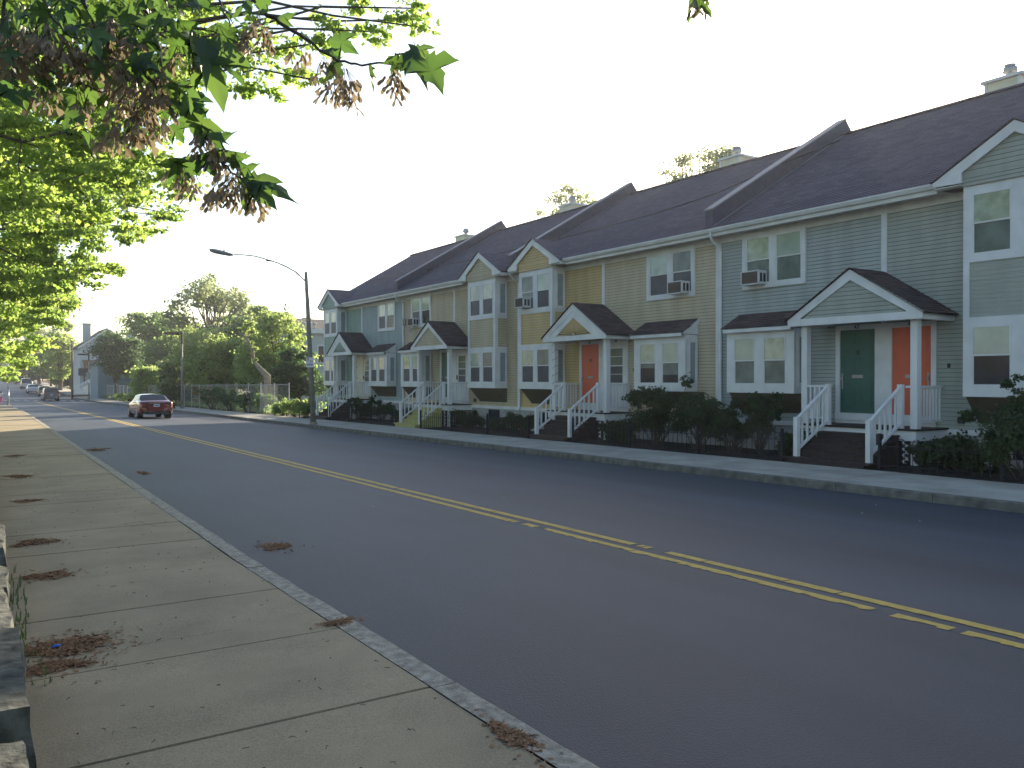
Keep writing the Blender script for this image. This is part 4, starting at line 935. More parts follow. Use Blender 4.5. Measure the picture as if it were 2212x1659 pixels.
shrub(16.95, 16.5, 1.5, .85, 'spreading dark shrub in front of the long downspout of the beige wall', seed=72, n=6500, ry=.95)
shrub(16.95, 15.25, 1.42, .7, 'dark shrub in front of the left window of the grey-green box bay', seed=73, n=5000, ry=.75)
shrub(17.0, 14.4, 1.7, .5, 'tall leggy dark shrub in front of the right window of the grey-green box bay', seed=74, n=3000)
shrub(16.9, 13.25, .8, .55, 'low clipped shrub beside the left side of the grey-green house steps', seed=75, n=3800, hedge=True)
shrub(17.2, 9.3, .78, .75, 'low rounded hedge right of the grey-green house porch', seed=76, n=8500, ry=1.15, hedge=True)
shrub(16.6, 7.75, 1.85, 1.1, 'big dark bush at the right edge under the gabled bay', seed=77, n=14000, ry=1.15)
shrub(16.9, 19.85, .72, .65, 'low hedge right of the yellow house porch', seed=78, n=4200, ry=.75, hedge=True)
shrub(17.1, 25.3, .9, .6, 'low green shrub left of the yellow house steps', seed=79, n=4400, ry=1.0, hedge=True)
shrub(17.2, 27.4, .62, .5, 'small green shrub in front of the downspout between the two gabled bays', seed=80, n=2200, ry=.6, hedge=True)
shrub(17.1, 29.6, .9, .65, 'low flat yew right of the yellow steps', seed=81, n=5000, ry=1.1, hedge=True)
shrub(17.1, yD - 2.6, .75, .6, 'green shrub in front of the khaki box bay, left of the yellow steps', seed=82, n=3000, ry=.8)
shrub(17.1, 38.0, 1.15, .6, 'dark green shrub under the downspout of the pale blue wall', seed=83, n=4200, ry=1.0)
shrub(17.0, 40.2, 1.2, .7, 'dark green shrub right of the last porch', seed=84, n=4600, ry=1.05)
# overgrowth along the wire fence
G2 = 'overgrowth along the wire fence'
for k, (px, zc, h, r, mt, lb) in enumerate(((648, 46.5, .95, .7, 'bright', 'bright sunlit weeds right of the wire fence'), (625, 49, 1.0, .8, 'bright', 'sunlit leafy weeds in front of the last fence post'), (600, 51, .8, .7, 'mid', 'weeds in front of the slatted fence end'), (560, 56, 1.3, .9, 'mid', 'dusty shrub right of the bent trunk base'), (525, 58, 1.5, 1.0, 'dark', 'dark shrub left of the bent trunk base'), (490, 61, 1.5, 1.1, 'dark', 'dark shrub half way along the wire fence'), (450, 64, 1.7, 1.1, 'dark', 'dark brushy shrub under the feathery tree'), (428, 71, 1.7, .8, 'rust', 'rust coloured shrub right of the second lamp post'), (400, 76, 1.9, 1.0, 'dark', 'dark shrub behind the second lamp post'), (370, 76, 1.8, 1.1, 'dark', 'dark shrub behind the hydrant'), (330, 84, 1.2, 1.2, 'mid', 'green shrub behind the red car'), (290, 95, 1.2, 1.2, 'bright', 'sunlit shrub left of the red car'), (262, 100, 1.1, 1.0, 'mid', 'shrub by the foot of the street tree'))):
    p = at(px, 850, zc); shrub(p.x + .3, p.y, h, r, lb, mt, 2600, .11, 90 + k, name='weed_clump' if k < 3 else 'shrub', group=G2)
# ground cover in the lot: nobody could count it
rg = np.random.default_rng(4); n = 16000
X_ = 16.3 + rg.random(n) ** 1.6 * 22; Y_ = 50.2 + rg.random(n) * 85; Z_ = np.array([zs(v) for v in Y_]) - .12 + rg.random(n) * (.1 + .5 * rg.random(n))
E_ = bpy.data.objects.new('ground_cover_root', None)
class _P: name = '_none_'
def stuff_leaves(name, pos, nr, size, tint, mt, label, cat):
    o = leaf_mesh(name, pos, nr, size, tint, mt, E_); o.parent = None; o['kind'] = 'stuff'; o['label'] = label; o['category'] = cat; return o
nr = rg.normal(size=(n, 3)); nr[:, 2] += .4
stuff_leaves('undergrowth', np.stack([X_, Y_, Z_], 1), nr, .16 + .16 * rg.random(n), rg.random(n), L['mid'], 'low green undergrowth covering the vacant lot behind the wire fence', 'undergrowth')

for k, (px, py, zc, r, lb) in enumerate(((152, 788, 168, 30, 'low dark bushy tree behind the utility pole'), (120, 786, 190, 30, 'low dark bushy tree beside the first cars of the hill'), (92, 786, 215, 28, 'low dark bushy tree beside the middle cars of the hill'), (66, 782, 240, 26, 'low dark bushy tree beside the black estate'), (44, 785, 285, 26, 'low dark bushy tree beside the farthest car'), (-4, 770, 250, 18, 'low dark bushy tree on the near side of the hilltop'))):
    bg('bushy_tree', px, py, zc, r, lb, 'dark', 3500, .4, 150 + k, rzf=.5, ncl=18, cr=.4, group='bushy trees lining the hill')
# dense backdrop of the lot and of the land beyond
for k, (px, py, zc, r, mt) in enumerate(((345, 735, 128, 60, 'mid'), (420, 715, 125, 60, 'dark'), (560, 730, 100, 60, 'dark'), (620, 725, 92, 55, 'mid'), (690, 745, 88, 45, 'dark'), (480, 745, 90, 60, 'dark'), (275, 760, 150, 45, 'mid'), (400, 775, 86, 45, 'dark'), (690, 715, 140, 60, 'olive'), (240, 765, 175, 40, 'dark'))):
    bg('broadleaf_tree', px, py, zc, r, ['green tree between the round tree and the tall airy tree', 'dark tree low behind the tall airy tree', 'dark tree behind the bent trunk', 'green tree behind the bright yellow-green tree, low', 'dark tree low behind the terrace end', 'dark tree in the middle of the lot', 'green tree behind the blue house', 'dark low tree behind the flowering shrub', 'olive tree far behind the terrace end', 'dark tree between the two grey houses'][k], mt, 5000, .34, 120 + k, rzf=.49, ncl=24, cr=.36)

# ------------------------------------------------------------------ lamps, poles, hydrant, fence
def lamp_big():
    b = at(676, 913, 39.2); b = Vector((13.62, b.y, zs(b.y) - .18)); T = thing('street_lamp', tuple(b), 'tall leaning street lamp with a long curved arm, left of the terrace', 'street lamp', 'street lamps')
    top = Vector((b.x - .36, b.y - .05, 6.6))
    MB().tube([b, b.lerp(top, .5), top, top + Vector((0, 0, .06))], [.135, .11, .08, .04], 12).build('pole', M['post'], T, smooth=True)
    MB().tube([b, b + Vector((-.01, 0, .12))], [.19, .15], 12).build('base', M['post'], T, smooth=True)
    pts = [(top.x + .01, b.y, 6.2)]
    for px, py in ((640, 588), (620, 577), (600, 568), (581, 562), (565, 557), (551, 553.5), (530, 551), (502, 550)):
        a = (px - 1106) / FPX; # depth where the arm's vertical plane y=b.y is met
        zc = b.y / (CS - a * SN); p = at(px, py, zc); pts.append((p.x, b.y, p.z))
    MB().tube(pts, [.035, .034, .032, .03, .03, .028, .028, .027, .026], 8).build('arm', M['lampgrey'], T, smooth=True)
    c0 = b.lerp(top, .84); e = Vector(pts[4])
    MB().tube([e.lerp(Vector((c0.x, b.y, c0.z)), f) + Vector((.35 * math.sin(math.pi * f), 0, .33 * math.sin(math.pi * f))) for f in [k / 9 for k in range(10)]], .009, 5).box(e.x - .12, e.x + .16, b.y - .03, b.y + .03, e.z - .06, e.z - .01).build('feed_cable', M['black'], T)
    h = Vector(pts[-1]); tip = h + Vector((-.98, 0, .14))
    hd = MB().tube([h + Vector((.06, 0, 0)), h + Vector((-.1, 0, .0)), h.lerp(tip, .4), h.lerp(tip, .75), h.lerp(tip, .93), tip], [.05, .085, .115, .12, .09, .03], 12)
    hd.v = [(x, y + (y - b.y) * .45, z - max(0, z - (h.z + (h.x - x) * .15)) * .35) for x, y, z in hd.v]
    ho = hd.build('lamp_head', M['lampgrey'], T, smooth=True)
    MB().lathe([(.001, 0), (.03, .01), (.035, .06), (.001, .08)], (h.x - .35, b.y, h.z + .12), 8).build('photocell', M['black'], ho)
    # parking sign on the pole
    sz = at(669, 786, 39); z1, z0 = at(669, 772, 39).z, at(669, 793.5, 39).z; x = b.x - .16; dirv = Vector((-.35, -.9367, 0)); sd_ = Vector((-dirv.y, dirv.x, 0)) * -1  # right-hand side as seen from the road
    c = Vector((b.x - .17, b.y - .02, (z0 + z1) / 2)) + dirv * .125; wv = Vector((.9367, -.35, 0)) * .18; hh = (z1 - z0) / 2
    S = thing('parking_sign', tuple(c), 'small white parking sign with a red no-parking symbol on the tall leaning lamp post', 'sign')
    def plate(u0, u1, v0, v1, off, rad=0):
        P = [c + wv * u + Vector((0, 0, hh * v)) + dirv * off for u, v in ((u0, v0), (u1, v0), (u1, v1), (u0, v1))]
        return P
    q = []
    for cx_, cy_, a0 in ((.85, .9, 0), (-.85, .9, 90), (-.85, -.9, 180), (.85, -.9, 270)):
        for k in range(5): a = R_(a0 + k * 22.5); q.append(c + wv * (cx_ + .15 * math.cos(a)) + Vector((0, 0, hh * (cy_ + .1 * math.sin(a)))))
    MB().prism(q, -dirv * .004).build('sign_plate', M['signw'], S)
    g = MB()
    for u0, u1, v0, v1 in ((-.8, -.15, .30, .36), (-.05, .75, .30, .36), (-.1, .75, .16, .2), (-.7, -.25, .03, .06), (-.1, .7, .03, .06), (-.6, .5, -.18, -.12)): g.quad(*plate(u0, u1, v0, v1, .003))
    g.build('sign_lines', M['ink'], S)
    MB().quad(*plate(-.78, .78, -.62, -.36, .003)).build('sign_band', M['signbrown'], S)
    ring = MB(); cc = c + wv * -.52 + Vector((0, 0, hh * .68)) + dirv * .003; rr = .055
    wn = wv.normalized(); up = Vector((0, 0, 1))
    for k in range(20):
        a, e2 = 2 * math.pi * k / 20, 2 * math.pi * (k + 1) / 20
        f = lambda t, r_: cc + wn * math.cos(t) * r_ + up * math.sin(t) * r_
        ring.quad(f(a, rr * .72), f(a, rr), f(e2, rr), f(e2, rr * .72))
    d = (wn - up).normalized(); n_ = (wn + up).normalized() * .008; ring.quad(cc - d * rr * .8 - n_, cc + d * rr * .8 - n_, cc + d * rr * .8 + n_, cc - d * rr * .8 + n_)
    ring.build('no_parking_symbol', M['signred'], S)
    def tx(t, u, v, size, m_, nm):
        mt_ = Matrix.Translation(c + wv * u + Vector((0, 0, hh * v)) + dirv * .004) @ Matrix((( wn.x, 0, dirv.x, 0), (wn.y, 0, dirv.y, 0), (0, 1, 0, 0), (0, 0, 0, 1)))
        return text_mesh(t, size, mt_, nm, M[m_], S, .0005)
    tx('P', -.52, .66, .07, 'ink', 'sign_letter'); tx('TOW ZONE', 0, -.49, .045, 'signw', 'sign_lettering')
lamp_big()
def shoebox(px, zc, py_top, label, sign=False):
    p = at(px, 860, zc); x, y = p.x, p.y; z0 = zs(y) - .18; zt = at(px, py_top, zc).z
    T = thing('street_lamp', (x, y, z0), label, 'street lamp', 'street lamps')
    MB().tube([(x, y, z0 - .1), (x, y, zt - 1.0)], [.10, .075], 10).tube([(x, y, z0), (x, y, z0 + .25)], [.17, .14], 10).build('pole', M['post'], T, smooth=True)
    MB().tube([(x, y, zt - 1.0), (x, y, zt)], [.1, .1], 10).box(x - .3, x, y - .05, y + .05, zt - .28, zt - .2).build('collar', M['lampbrown'], T)
    MB().box(x - 1.35, x - .12, y - .2, y + .2, zt - .3, zt - .1).prism([(x - 1.3, y - .18, zt - .1), (x - .2, y - .18, zt - .1), (x - .2, y + .18, zt - .1), (x - 1.3, y + .18, zt - .1)], (0, 0, .03)).build('lamp_head', M['lampbrown'], T)
    if sign:
        MB().box(x - .17, x + .17, y - .12, y - .115, z0 + 2.2, z0 + 2.7).build('sign_plate', M['signw'], T)
    return T
shoebox(393, 68.3, 716, 'brown box-headed street lamp beside the hydrant')
shoebox(192, 113, 763, 'brown box-headed street lamp in front of the corner house steps, with a small white sign', True)
p = at(156, 857, 121); T = thing('utility_pole', (p.x, p.y, zs(p.y) - .1), 'plain wooden utility pole at the corner beyond the side street', 'utility pole')
MB().tube([(p.x, p.y, zs(p.y) - .3), (p.x, p.y, at(156, 736, 121).z)], [.17, .12], 8).build('pole', M['wood'], T, smooth=True)
zt_ = at(156, 736, 121).z; MB().box(p.x - .03, p.x + .25, p.y - .06, p.y + .06, zt_ - 1.3, zt_ - 1.2).build('bracket', M['darkmetal'], T)
p = at(17, 874, 74); T = thing('corner_post', (p.x, p.y, zs(p.y)), 'thin grey metal post standing at the corner kerb, at the left edge', 'post')
MB().tube([(p.x, p.y, zs(p.y)), (p.x, p.y, zs(p.y) + 4.3)], .035, 8).tube([(p.x, p.y, zs(p.y)), (p.x, p.y, zs(p.y) + 1.35)], .11, 10).build('pole', M['metal'], T, smooth=True)
MB().box(p.x - .25, p.x + .25, p.y - .25, p.y + .25, zs(p.y), zs(p.y) + .04).build('base_plate', M['metal'], T)
# hydrant
p = at(378, 878, 68); x, y, z = 14.05, p.y, zs(p.y) - .18; T = thing('fire_hydrant', (x, y, z), 'black fire hydrant with a yellow cap beside the brown street lamp', 'hydrant')
MB().lathe([(.17, 0), (.17, .04), (.12, .05), (.11, .42), (.145, .43), (.145, .47), (.12, .48)], (x, y, z), 14).build('barrel', M['hydrant'], T, smooth=True)
MB().lathe([(.14, 0), (.13, .06), (.08, .12), (.03, .14), (.03, .17), (.001, .18)], (x, y, z + .48), 14).build('bonnet', M['hydcap'], T, smooth=True)
for dx, dy, r in ((-.19, 0, .065), (0, -.18, .05), (0, .18, .05)): MB().tube([(x, y, z + .33), (x + dx, y + dy, z + .33)], [r, r * 1.05], 10).build('outlet', M['hydrant'], T, smooth=True)
# wire fence
T = thing('wire_fence', (16.25, 82, zs(82)), 'tall chain-link fence along the vacant lot behind the far pavement', 'fence')
fx = 16.25; fy = yr(49.6, 128, 2.9)
g = MB()
for a, b in zip(fy, fy[1:]): g.quad((fx, a, zs(a) - .1), (fx, b, zs(b) - .1), (fx, b, zs(b) + 1.72), (fx, a, zs(a) + 1.72))
g.build('mesh_panel', M['chain'], T)
for a in fy: MB().tube([(fx + .03, a, zs(a) - .2), (fx + .03, a, zs(a) + 1.78)], .032, 6).lathe([(.04, 0), (.04, .03), (.001, .06)], (fx + .03, a, zs(a) + 1.76), 6).build('post', M['metal'], T)
MB().tube([(fx + .03, a, zs(a) + 1.72) for a in fy], .02, 6).build('top_rail', M['metal'], T)
g = MB()      # white slatted part near the terrace
for k in range(26):
    z = zs(52) - .0 + k * .065
    for a, b in ((51.9, 53.3), (53.9, 55.3)): g.box(fx + .05, fx + .06, a, b, z, z + .028)
g.build('slats', M['metal'], T)
# garden shed and gate behind the fence
p = at(330, 850, 100); T = thing('garden_frame', (p.x + 2, p.y, zs(p.y)), 'grey metal-framed enclosure behind the wire fence, over the red car', 'enclosure'); x0, y0, z0 = p.x + 1, p.y, zs(p.y) - .1; m = MB()
for dx in (0, 2, 4):
    m.tube([(x0 + dx, y0, z0), (x0 + dx, y0, z0 + 2.3)], .04, 5)
m.tube([(x0, y0, z0 + 2.3), (x0 + 4, y0, z0 + 2.3)], .04, 5); m.build('frame', M['metal'], T)
MB().box(x0 + .3, x0 + 3.8, y0 + .4, y0 + 2.5, z0, z0 + 1.6).prism([(x0 + .2, y0 + .3, z0 + 1.6), (x0 + 3.9, y0 + .3, z0 + 1.6), (x0 + 2.05, y0 + .3, z0 + 2.2)], (0, 2.4, 0)).build('shed', M['flash'], T)

# ------------------------------------------------------------------ distant houses
def gable_house(name, label, x0, x1, y0, y1, zg, ze, zr, wall, ridge='y', roofm='trimdark', wins=(), extra=None):
    T = thing(name, ((x0 + x1) / 2, (y0 + y1) / 2, zg), label, 'house'); g = MB().box(x0, x1, y0, y1, zg - .5, ze)
    if ridge == 'y': xm = (x0 + x1) / 2; g.prism([(x0, y0, ze), (x1, y0, ze), (xm, y0, zr)], (0, y1 - y0, 0))
    else: ym = (y0 + y1) / 2; g.prism([(x0, y0, ze), (x0, y1, ze), (x0, ym, zr)], (x1 - x0, 0, 0))
    g.build('wall', M[wall], T); r = MB(); t = MB()
    if ridge == 'y':
        for s_, xe in ((-1, x0), (1, x1)):
            k = (zr - ze) / (xm - x0); xo = xe + s_ * .4; zo = ze - .4 * k
            r.prism([(xo, y0 - .35, zo + .05), (xm, y0 - .35, zr + .05), (xm, y0 - .35, zr + .25), (xo, y0 - .35, zo + .22)], (0, y1 - y0 + .7, 0))
            t.prism([(xo, y0 - .4, zo - .1), (xm, y0 - .4, zr - .1), (xm, y0 - .4, zr + .2), (xo, y0 - .4, zo + .18)], (0, .045, 0))
    else:
        for s_, ye in ((-1, y0), (1, y1)):
            k = (zr - ze) / (ym - y0); yo = ye + s_ * .4; zo = ze - .4 * k
            r.prism([(x0 - .35, yo, zo + .05), (x0 - .35, ym, zr + .05), (x0 - .35, ym, zr + .25), (x0 - .35, yo, zo + .22)], (x1 - x0 + .7, 0, 0))
            t.prism([(x0 - .4, yo, zo - .1), (x0 - .4, ym, zr - .1), (x0 - .4, ym, zr + .2), (x0 - .4, yo, zo + .18)], (.045, 0, 0))
    r.build('roof', M[roofm], T); t.build('rake_board', M['white'], T)
    for (face, u, z, w_, h_) in wins:
        f = MB(); q = MB()
        if face == 'S': f.box(u - w_ / 2 - .12, u + w_ / 2 + .12, y0 - .06, y0 + .02, z - .12, z + h_ + .12); q.quad((u - w_ / 2, y0 - .068, z), (u + w_ / 2, y0 - .068, z), (u + w_ / 2, y0 - .068, z + h_), (u - w_ / 2, y0 - .068, z + h_))
        else: f.box(x0 - .06, x0 + .02, u - w_ / 2 - .12, u + w_ / 2 + .12, z - .12, z + h_ + .12); q.quad((x0 - .068, u - w_ / 2, z), (x0 - .068, u + w_ / 2, z), (x0 - .068, u + w_ / 2, z + h_), (x0 - .068, u - w_ / 2, z + h_))
        o = f.build('window', M['white'], T); q.build('pane', M['pdark'], o)
    return T
# corner house with a round vent
zg = zs(152); T = gable_house('gabled_house', 'grey gabled corner house with a round vent and a chimney, beyond the side street', 15.5, 23.5, 153.5, 164, zg, 6.9, 9.9, 'greyhouse', wins=(('S', 18.0, 2.3, .9, 1.4), ('S', 20.3, 2.3, .9, 1.4)))
MB().tube([(19.5, 153.55, 7.6), (19.5, 153.4, 7.6)], .75, 20).build('round_vent', M['white'], T)
MB().box(16.2, 17.3, 155.5, 156.7, 7.2, 10.8).box(16.1, 17.4, 155.4, 156.8, 10.8, 10.95).build('chimney', M['greyhouse'], T)
MB().box(16.0, 19.2, 153.3, 153.5, zg, 4.6).box(15.8, 19.4, 152.0, 153.5, 4.5, 4.75).build('brick_front', M['brick'], T)
MB().box(15.2, 17.2, 152.2, 153.3, 2.2, 3.4).build('awning', M['trimdark'], T)
m = MB(); xs0, yy = 15.9, 150.6
MB().box(16.2, 18.2, 151, 153.4, zg, 2.4).prism([(16.0, 150.9, 2.4), (18.4, 150.9, 2.4), (17.2, 150.9, 3.4)], (0, 2.5, 0)).build('porch', M['bluehouse'], T)
for k in range(8): m.box(17.9 - k * .32 - .3 - 1.2, 17.9 - k * .32 - 1.2, 149.2, 150.6, zg - .1, zg + 1.55 - k * .19)
for e in (149.2, 150.6):
    m.beam((17.0, e, zg + 2.5), (14.2, e, zg + .95), .07, .07); m.beam((17.0, e, zg + 1.75), (14.2, e, zg + .2), .07, .07)
    for k in range(11): xx = 14.2 + k * .28; zz = zg + .2 + (xx - 14.2) / 2.8 * 1.55; m.box(xx - .03, xx + .03, e - .03, e + .03, zz, zz + .75)
m.build('steps', M['white'], T)
# blue house at the back of the lot
zg = zs(124); p = at(287, 738, 122); T = gable_house('gabled_house', 'blue-grey gabled house with a white chimney behind the round street tree', p.x - 4.6, p.x + 4.2, p.y, p.y + 9, zg, 3.9, at(287, 738, 122).z - .4, 'bluehouse', wins=(('S', p.x + 1.6, 2.3, .9, 1.2), ('S', p.x + 3.0, 2.3, .9, 1.2)))
MB().box(p.x - .6, p.x + .5, p.y + 1, p.y + 2, 5, at(287, 715, 122).z).build('chimney', M['white'], T)
# white-corniced house behind the terrace end
p = at(672, 706, 76); z1 = p.z; T = gable_house('corniced_house', 'pale house with a white cornice and blue-paned windows, left of the terrace end', p.x - 1.2, p.x + 14, p.y + 1, p.y + 11, zs(p.y), z1 - .4, z1 + .9, 'greyhouse', ridge='x', wins=(('S', p.x - .6, z1 - 3.2, .9, 1.5), ('S', p.x + 1.5, z1 - 3.2, .9, 1.5), ('S', p.x + 3.6, z1 - 3.2, .9, 1.5)))
MB().box(p.x - 1.5, p.x + 14.3, p.y + .55, p.y + 1, z1 - .55, z1 - .1).build('cornice', M['white'], T)
m = MB()
for k in range(4): m.lathe([(.12, 0), (.12, .3), (.2, .32), (.2, .5), (.02, .55)], (p.x - .6 + k * .5, p.y + 1.6, z1 + .0), 8)
m.build('roof_vent', M['metal'], T)

# ------------------------------------------------------------------ cars
def car(label, x, y, color, kind='sedan', rz=0, name='parked_car', group='cars parked and driving up the street', detail=True):
    """built nose towards +Y"""
    z = road_z(x, y) + .0
    T = thing(name, (0, 0, 0), label, 'car', group)
    ln, w_, h = dict(sedan=(4.75, 1.82, 1.43), suv=(4.6, 1.84, 1.68), wagon=(4.6, 1.80, 1.60), van=(5.0, 1.95, 1.95))[kind]
    hl, hw = ln / 2, w_ / 2
    if kind == 'sedan':
        sec = [(-hl, .86, .42, .80, .86, 0), (-hl + .05, .95, .30, .93, .90, 0), (-hl + .22, 1, .24, .99, .92, 0), (-hl + .72, 1, .22, 1.02, .92, 0), (-hl + 1.22, 1, .22, 1.02, .92, 1), (-hl + 1.95, 1, .22, .98, .9, 1), (.35, 1, .22, .95, .9, 1), (1.1, 1, .22, .93, .9, 0), (1.75, .98, .22, .86, .9, 0), (hl - .12, .9, .26, .74, .84, 0), (hl, .78, .36, .62, .8, 0)]
        roofh = {4: h - .06, 5: h, 6: h - .03}; rw = .70
        tr = [(3, 4), (6, 7)]
    else:
        sec = [(-hl, .9, .42, .86, .9, 0), (-hl + .06, .98, .30, .98, .93, 0), (-hl + .12, 1, .24, 1.02, .94, 0), (-hl + .38, 1, .22, 1.02, .94, 1), (-hl + 1.3, 1, .22, 1.02, .93, 1), (0, 1, .22, 1.0, .93, 1), (.55, 1, .22, .98, .93, 1), (1.15, 1, .22, 1.0, .92, 0), (1.8, .98, .22, .95, .92, 0), (hl - .1, .92, .26, .80, .86, 0), (hl, .82, .36, .66, .8, 0)]
        roofh = {3: h - .05, 4: h, 5: h, 6: h - .05}; rw = .76
        tr = [(2, 3), (6, 7)]
    rows = []
    for k, (yy, wf, zb, zt, wt, cab) in enumerate(sec):
        W_ = hw * wf; wt_ = hw * wt
        r = [(W_ * .9, zb), (W_, zb + .16), (W_ * 1.0, (zb + zt) / 2 + .05), (W_ * .985, zt - .08), (wt_, zt)]
        if cab: rh = roofh[k]; r += [(hw * rw + .05, rh - .09), (hw * rw - .04, rh - .02), (0, rh + .02)]
        else: r += [(wt_ * .93, zt + .012), (wt_ * .8, zt + .025), (0, zt + .045)]
        rows.append([(yy, a, c) for a, c in r])
    body = MB(); glass = MB(); nR = 8
    for k in range(len(rows) - 1):
        A, B = rows[k], rows[k + 1]
        for j in range(nR - 1):
            isg = False
            cabA, cabB = sec[k][5], sec[k + 1][5]
            if cabA and cabB and j == 4: isg = True
            if (k, k + 1) in tr and j in (5, 6): isg = True
            if (k, k + 1) in tr and j == 4: isg = False
            for s_ in (-1, 1):
                P = [(s_ * A[j][1], A[j][0], A[j][2]), (s_ * B[j][1], B[j][0], B[j][2]), (s_ * B[j + 1][1], B[j + 1][0], B[j + 1][2]), (s_ * A[j + 1][1], A[j + 1][0], A[j + 1][2])]
                if s_ > 0: P.reverse()
                body.quad(*P) if not isg else glass.quad(*P)
    for R0 in (rows[0], rows[-1]):
        for j in range(nR - 1):
            P = [(-R0[j][1], R0[j][0], R0[j][2]), (R0[j][1], R0[j][0], R0[j][2]), (R0[j + 1][1], R0[j + 1][0], R0[j + 1][2]), (-R0[j + 1][1], R0[j + 1][0], R0[j + 1][2])]
            body.quad(*P)
    body.quad(*[(s1 * hw * .85, yy, .3) for s1, yy in ((-1, -hl + .1), (1, -hl + .1), (1, hl - .1), (-1, hl - .1))])
    bo = body.build('body', color, T, smooth=True)
    wl = bo.modifiers.new('weld', 'WELD'); wl.merge_threshold = .004
    bv = bo.modifiers.new('sub', 'SUBSURF'); bv.levels = 1; bv.render_levels = 2
    gl = glass.build('window', M['cglass'], T, smooth=True)
    # pillars, side mirrors, lamps, plate, bumper lip
    for wx in (-hl + .98 if kind == 'sedan' else -hl + .9, hl - .92):
        for s_ in (-1, 1):
            MB().tube([(s_ * (hw - .24), wx, .33), (s_ * (hw - .015), wx, .33)], .335, 20).build('tyre', M['tyre'], T, smooth=False)
            if detail: MB().tube([(s_ * (hw - .05), wx, .33), (s_ * (hw + .0), wx, .33)], [.21, .2], 14).build('rim', M['rim'], T)
    arch = MB()
    for wx in (-hl + .98 if kind == 'sedan' else -hl + .9, hl - .92):
        for s_ in (-1, 1): arch.tube([(s_ * (hw - .30), wx, .36), (s_ * (hw - .008), wx, .36)], .385, 18)
    arch.build('wheel_arch', M['black'], T)
    yb_ = -hl - .004
    for s_ in (-1, 1):
        if kind == 'sedan':
            q = MB().prism([(s_ * .44, yb_ + .012, .70), (s_ * .84, yb_ + .05, .70), (s_ * .87, yb_ + .14, .74), (s_ * .86, yb_ + .13, .87), (s_ * .80, yb_ + .06, .885), (s_ * .44, yb_ + .015, .86)], (0, .1, 0))
        else: q = MB().prism([(s_ * .66, yb_ + .0, .78), (s_ * .84, yb_ + .04, .78), (s_ * .86, yb_ + .06, 1.08), (s_ * .72, yb_ + .04, 1.08)], (0, .1, 0))
        q.build('tail_lamp', M['tail'], T)
        MB().prism([(s_ * (hw - .02), .62, .95), (s_ * (hw + .17), .60, .97), (s_ * (hw + .17), .60, 1.09), (s_ * (hw - .02), .62, 1.08)], (0, .12, 0)).build('wing_mirror', color, T)
    zp = .70 if kind == 'sedan' else .72
    po = MB().box(-.155, .155, yb_ - .012, yb_ + .02, zp - .015, zp + .14).build('number_plate', M['plate'], T)
    if detail:
        MB().box(-.12, .12, yb_ - .015, yb_ - .0125, zp + .03, zp + .10).build('plate_lettering', M['plateink'], po)
        if kind == 'sedan': MB().box(-.42, .42, yb_ - .012, yb_ + .03, .885, .91).build('chrome_strip', M['chrome'], T)
        MB().box(-hw * .72, hw * .72, yb_ + .02, yb_ + .2, .26, .40).build('bumper', M['darkmetal'], T)
        MB().tube([(.48, yb_ - .02, .29), (.48, yb_ + .3, .29)], .035, 8).build('exhaust', M['chrome'], T)
    T.location = (x, y, z); pitch = math.atan2(zs(y + 2) - zs(y - 2), 4); T.rotation_euler = (pitch, 0, rz)
    return T
def paint(n, c, metal=.3): return mat(n, c, rough=.3, metal=metal, coat=1)
p = at(322, 850, 49.2)
car('dark red saloon driving away in the right-hand lane, nearest car', p.x, p.y, M['redcar'], 'sedan', rz=.0, name='car')
p = at(108, 850, 106.5); car('dark grey estate car driving up towards the crossing', p.x, p.y, paint('grey_car', (.10, .09, .10)), 'suv', name='car')
p = at(94, 850, 130); car('pale green-grey car half hidden behind the dark grey estate', p.x, p.y, paint('green_grey_car', (.22, .24, .20)), 'wagon')
p = at(70, 850, 139); car('white and dark parked car, first on the hill beyond the crossing', p.x, p.y, paint('white_car', (.55, .56, .56), 0), 'sedan')
p = at(56.5, 850, 158); car('silver van parked second on the hill', p.x, p.y, paint('silver_van', (.42, .43, .45)), 'van')
p = at(42.5, 850, 192); car('silver estate parked third on the hill', p.x, p.y, paint('silver_car', (.33, .33, .34)), 'suv')
p = at(32, 850, 206); car('black estate with a bright roof parked near the hilltop', p.x, p.y, paint('black_car', (.03, .03, .035)), 'suv')
p = at(18, 850, 258); car('white car at the very top of the hill', p.x, p.y, paint('white_far_car', (.6, .6, .6), 0), 'sedan')

# ------------------------------------------------------------------ overhanging maple beside the camera
def poly_leaf():
    half = [(0, 0), (.13, -.07), (.30, -.10), (.26, .04), (.44, .10), (.60, .34), (.66, .52), (.47, .43), (.30, .42), (.21, .45), (.27, .60), (.20, .66), (.13, .82), (.06, .95)]
    out = half + [(0, 1.1)] + [(-x, y) for x, y in reversed(half[1:])]
    return out
LEAF = poly_leaf()
def put_leaf(mb_v, mb_f, tint, p, tip, nrm, size, tv, droop=.25):
    """lobed leaf from its stalk end p pointing along tip"""
    t = Vector(tip).normalized(); n = Vector(nrm); n = (n - t * n.dot(t)).normalized(); b = t.cross(n)
    i0 = len(mb_v); c = Vector(p) + t * .38 * size + n * .02 * size; mb_v.append(tuple(c)); tint.append(tv)
    for x, y in LEAF:
        q = Vector(p) + t * y * size + b * x * size * .9 + n * (-abs(x) * .42 + .06) * size - Vector((0, 0, 1)) * (y * y) * droop * size * .5 + n * .06 * size * math.sin(9 * x + 7 * y) - n * (y * y * .22 * size)
        mb_v.append(tuple(q)); tint.append(tv)
    k = len(LEAF)
    for j in range(k): mb_f.append((i0, i0 + 1 + j, i0 + 1 + (j + 1) % k))
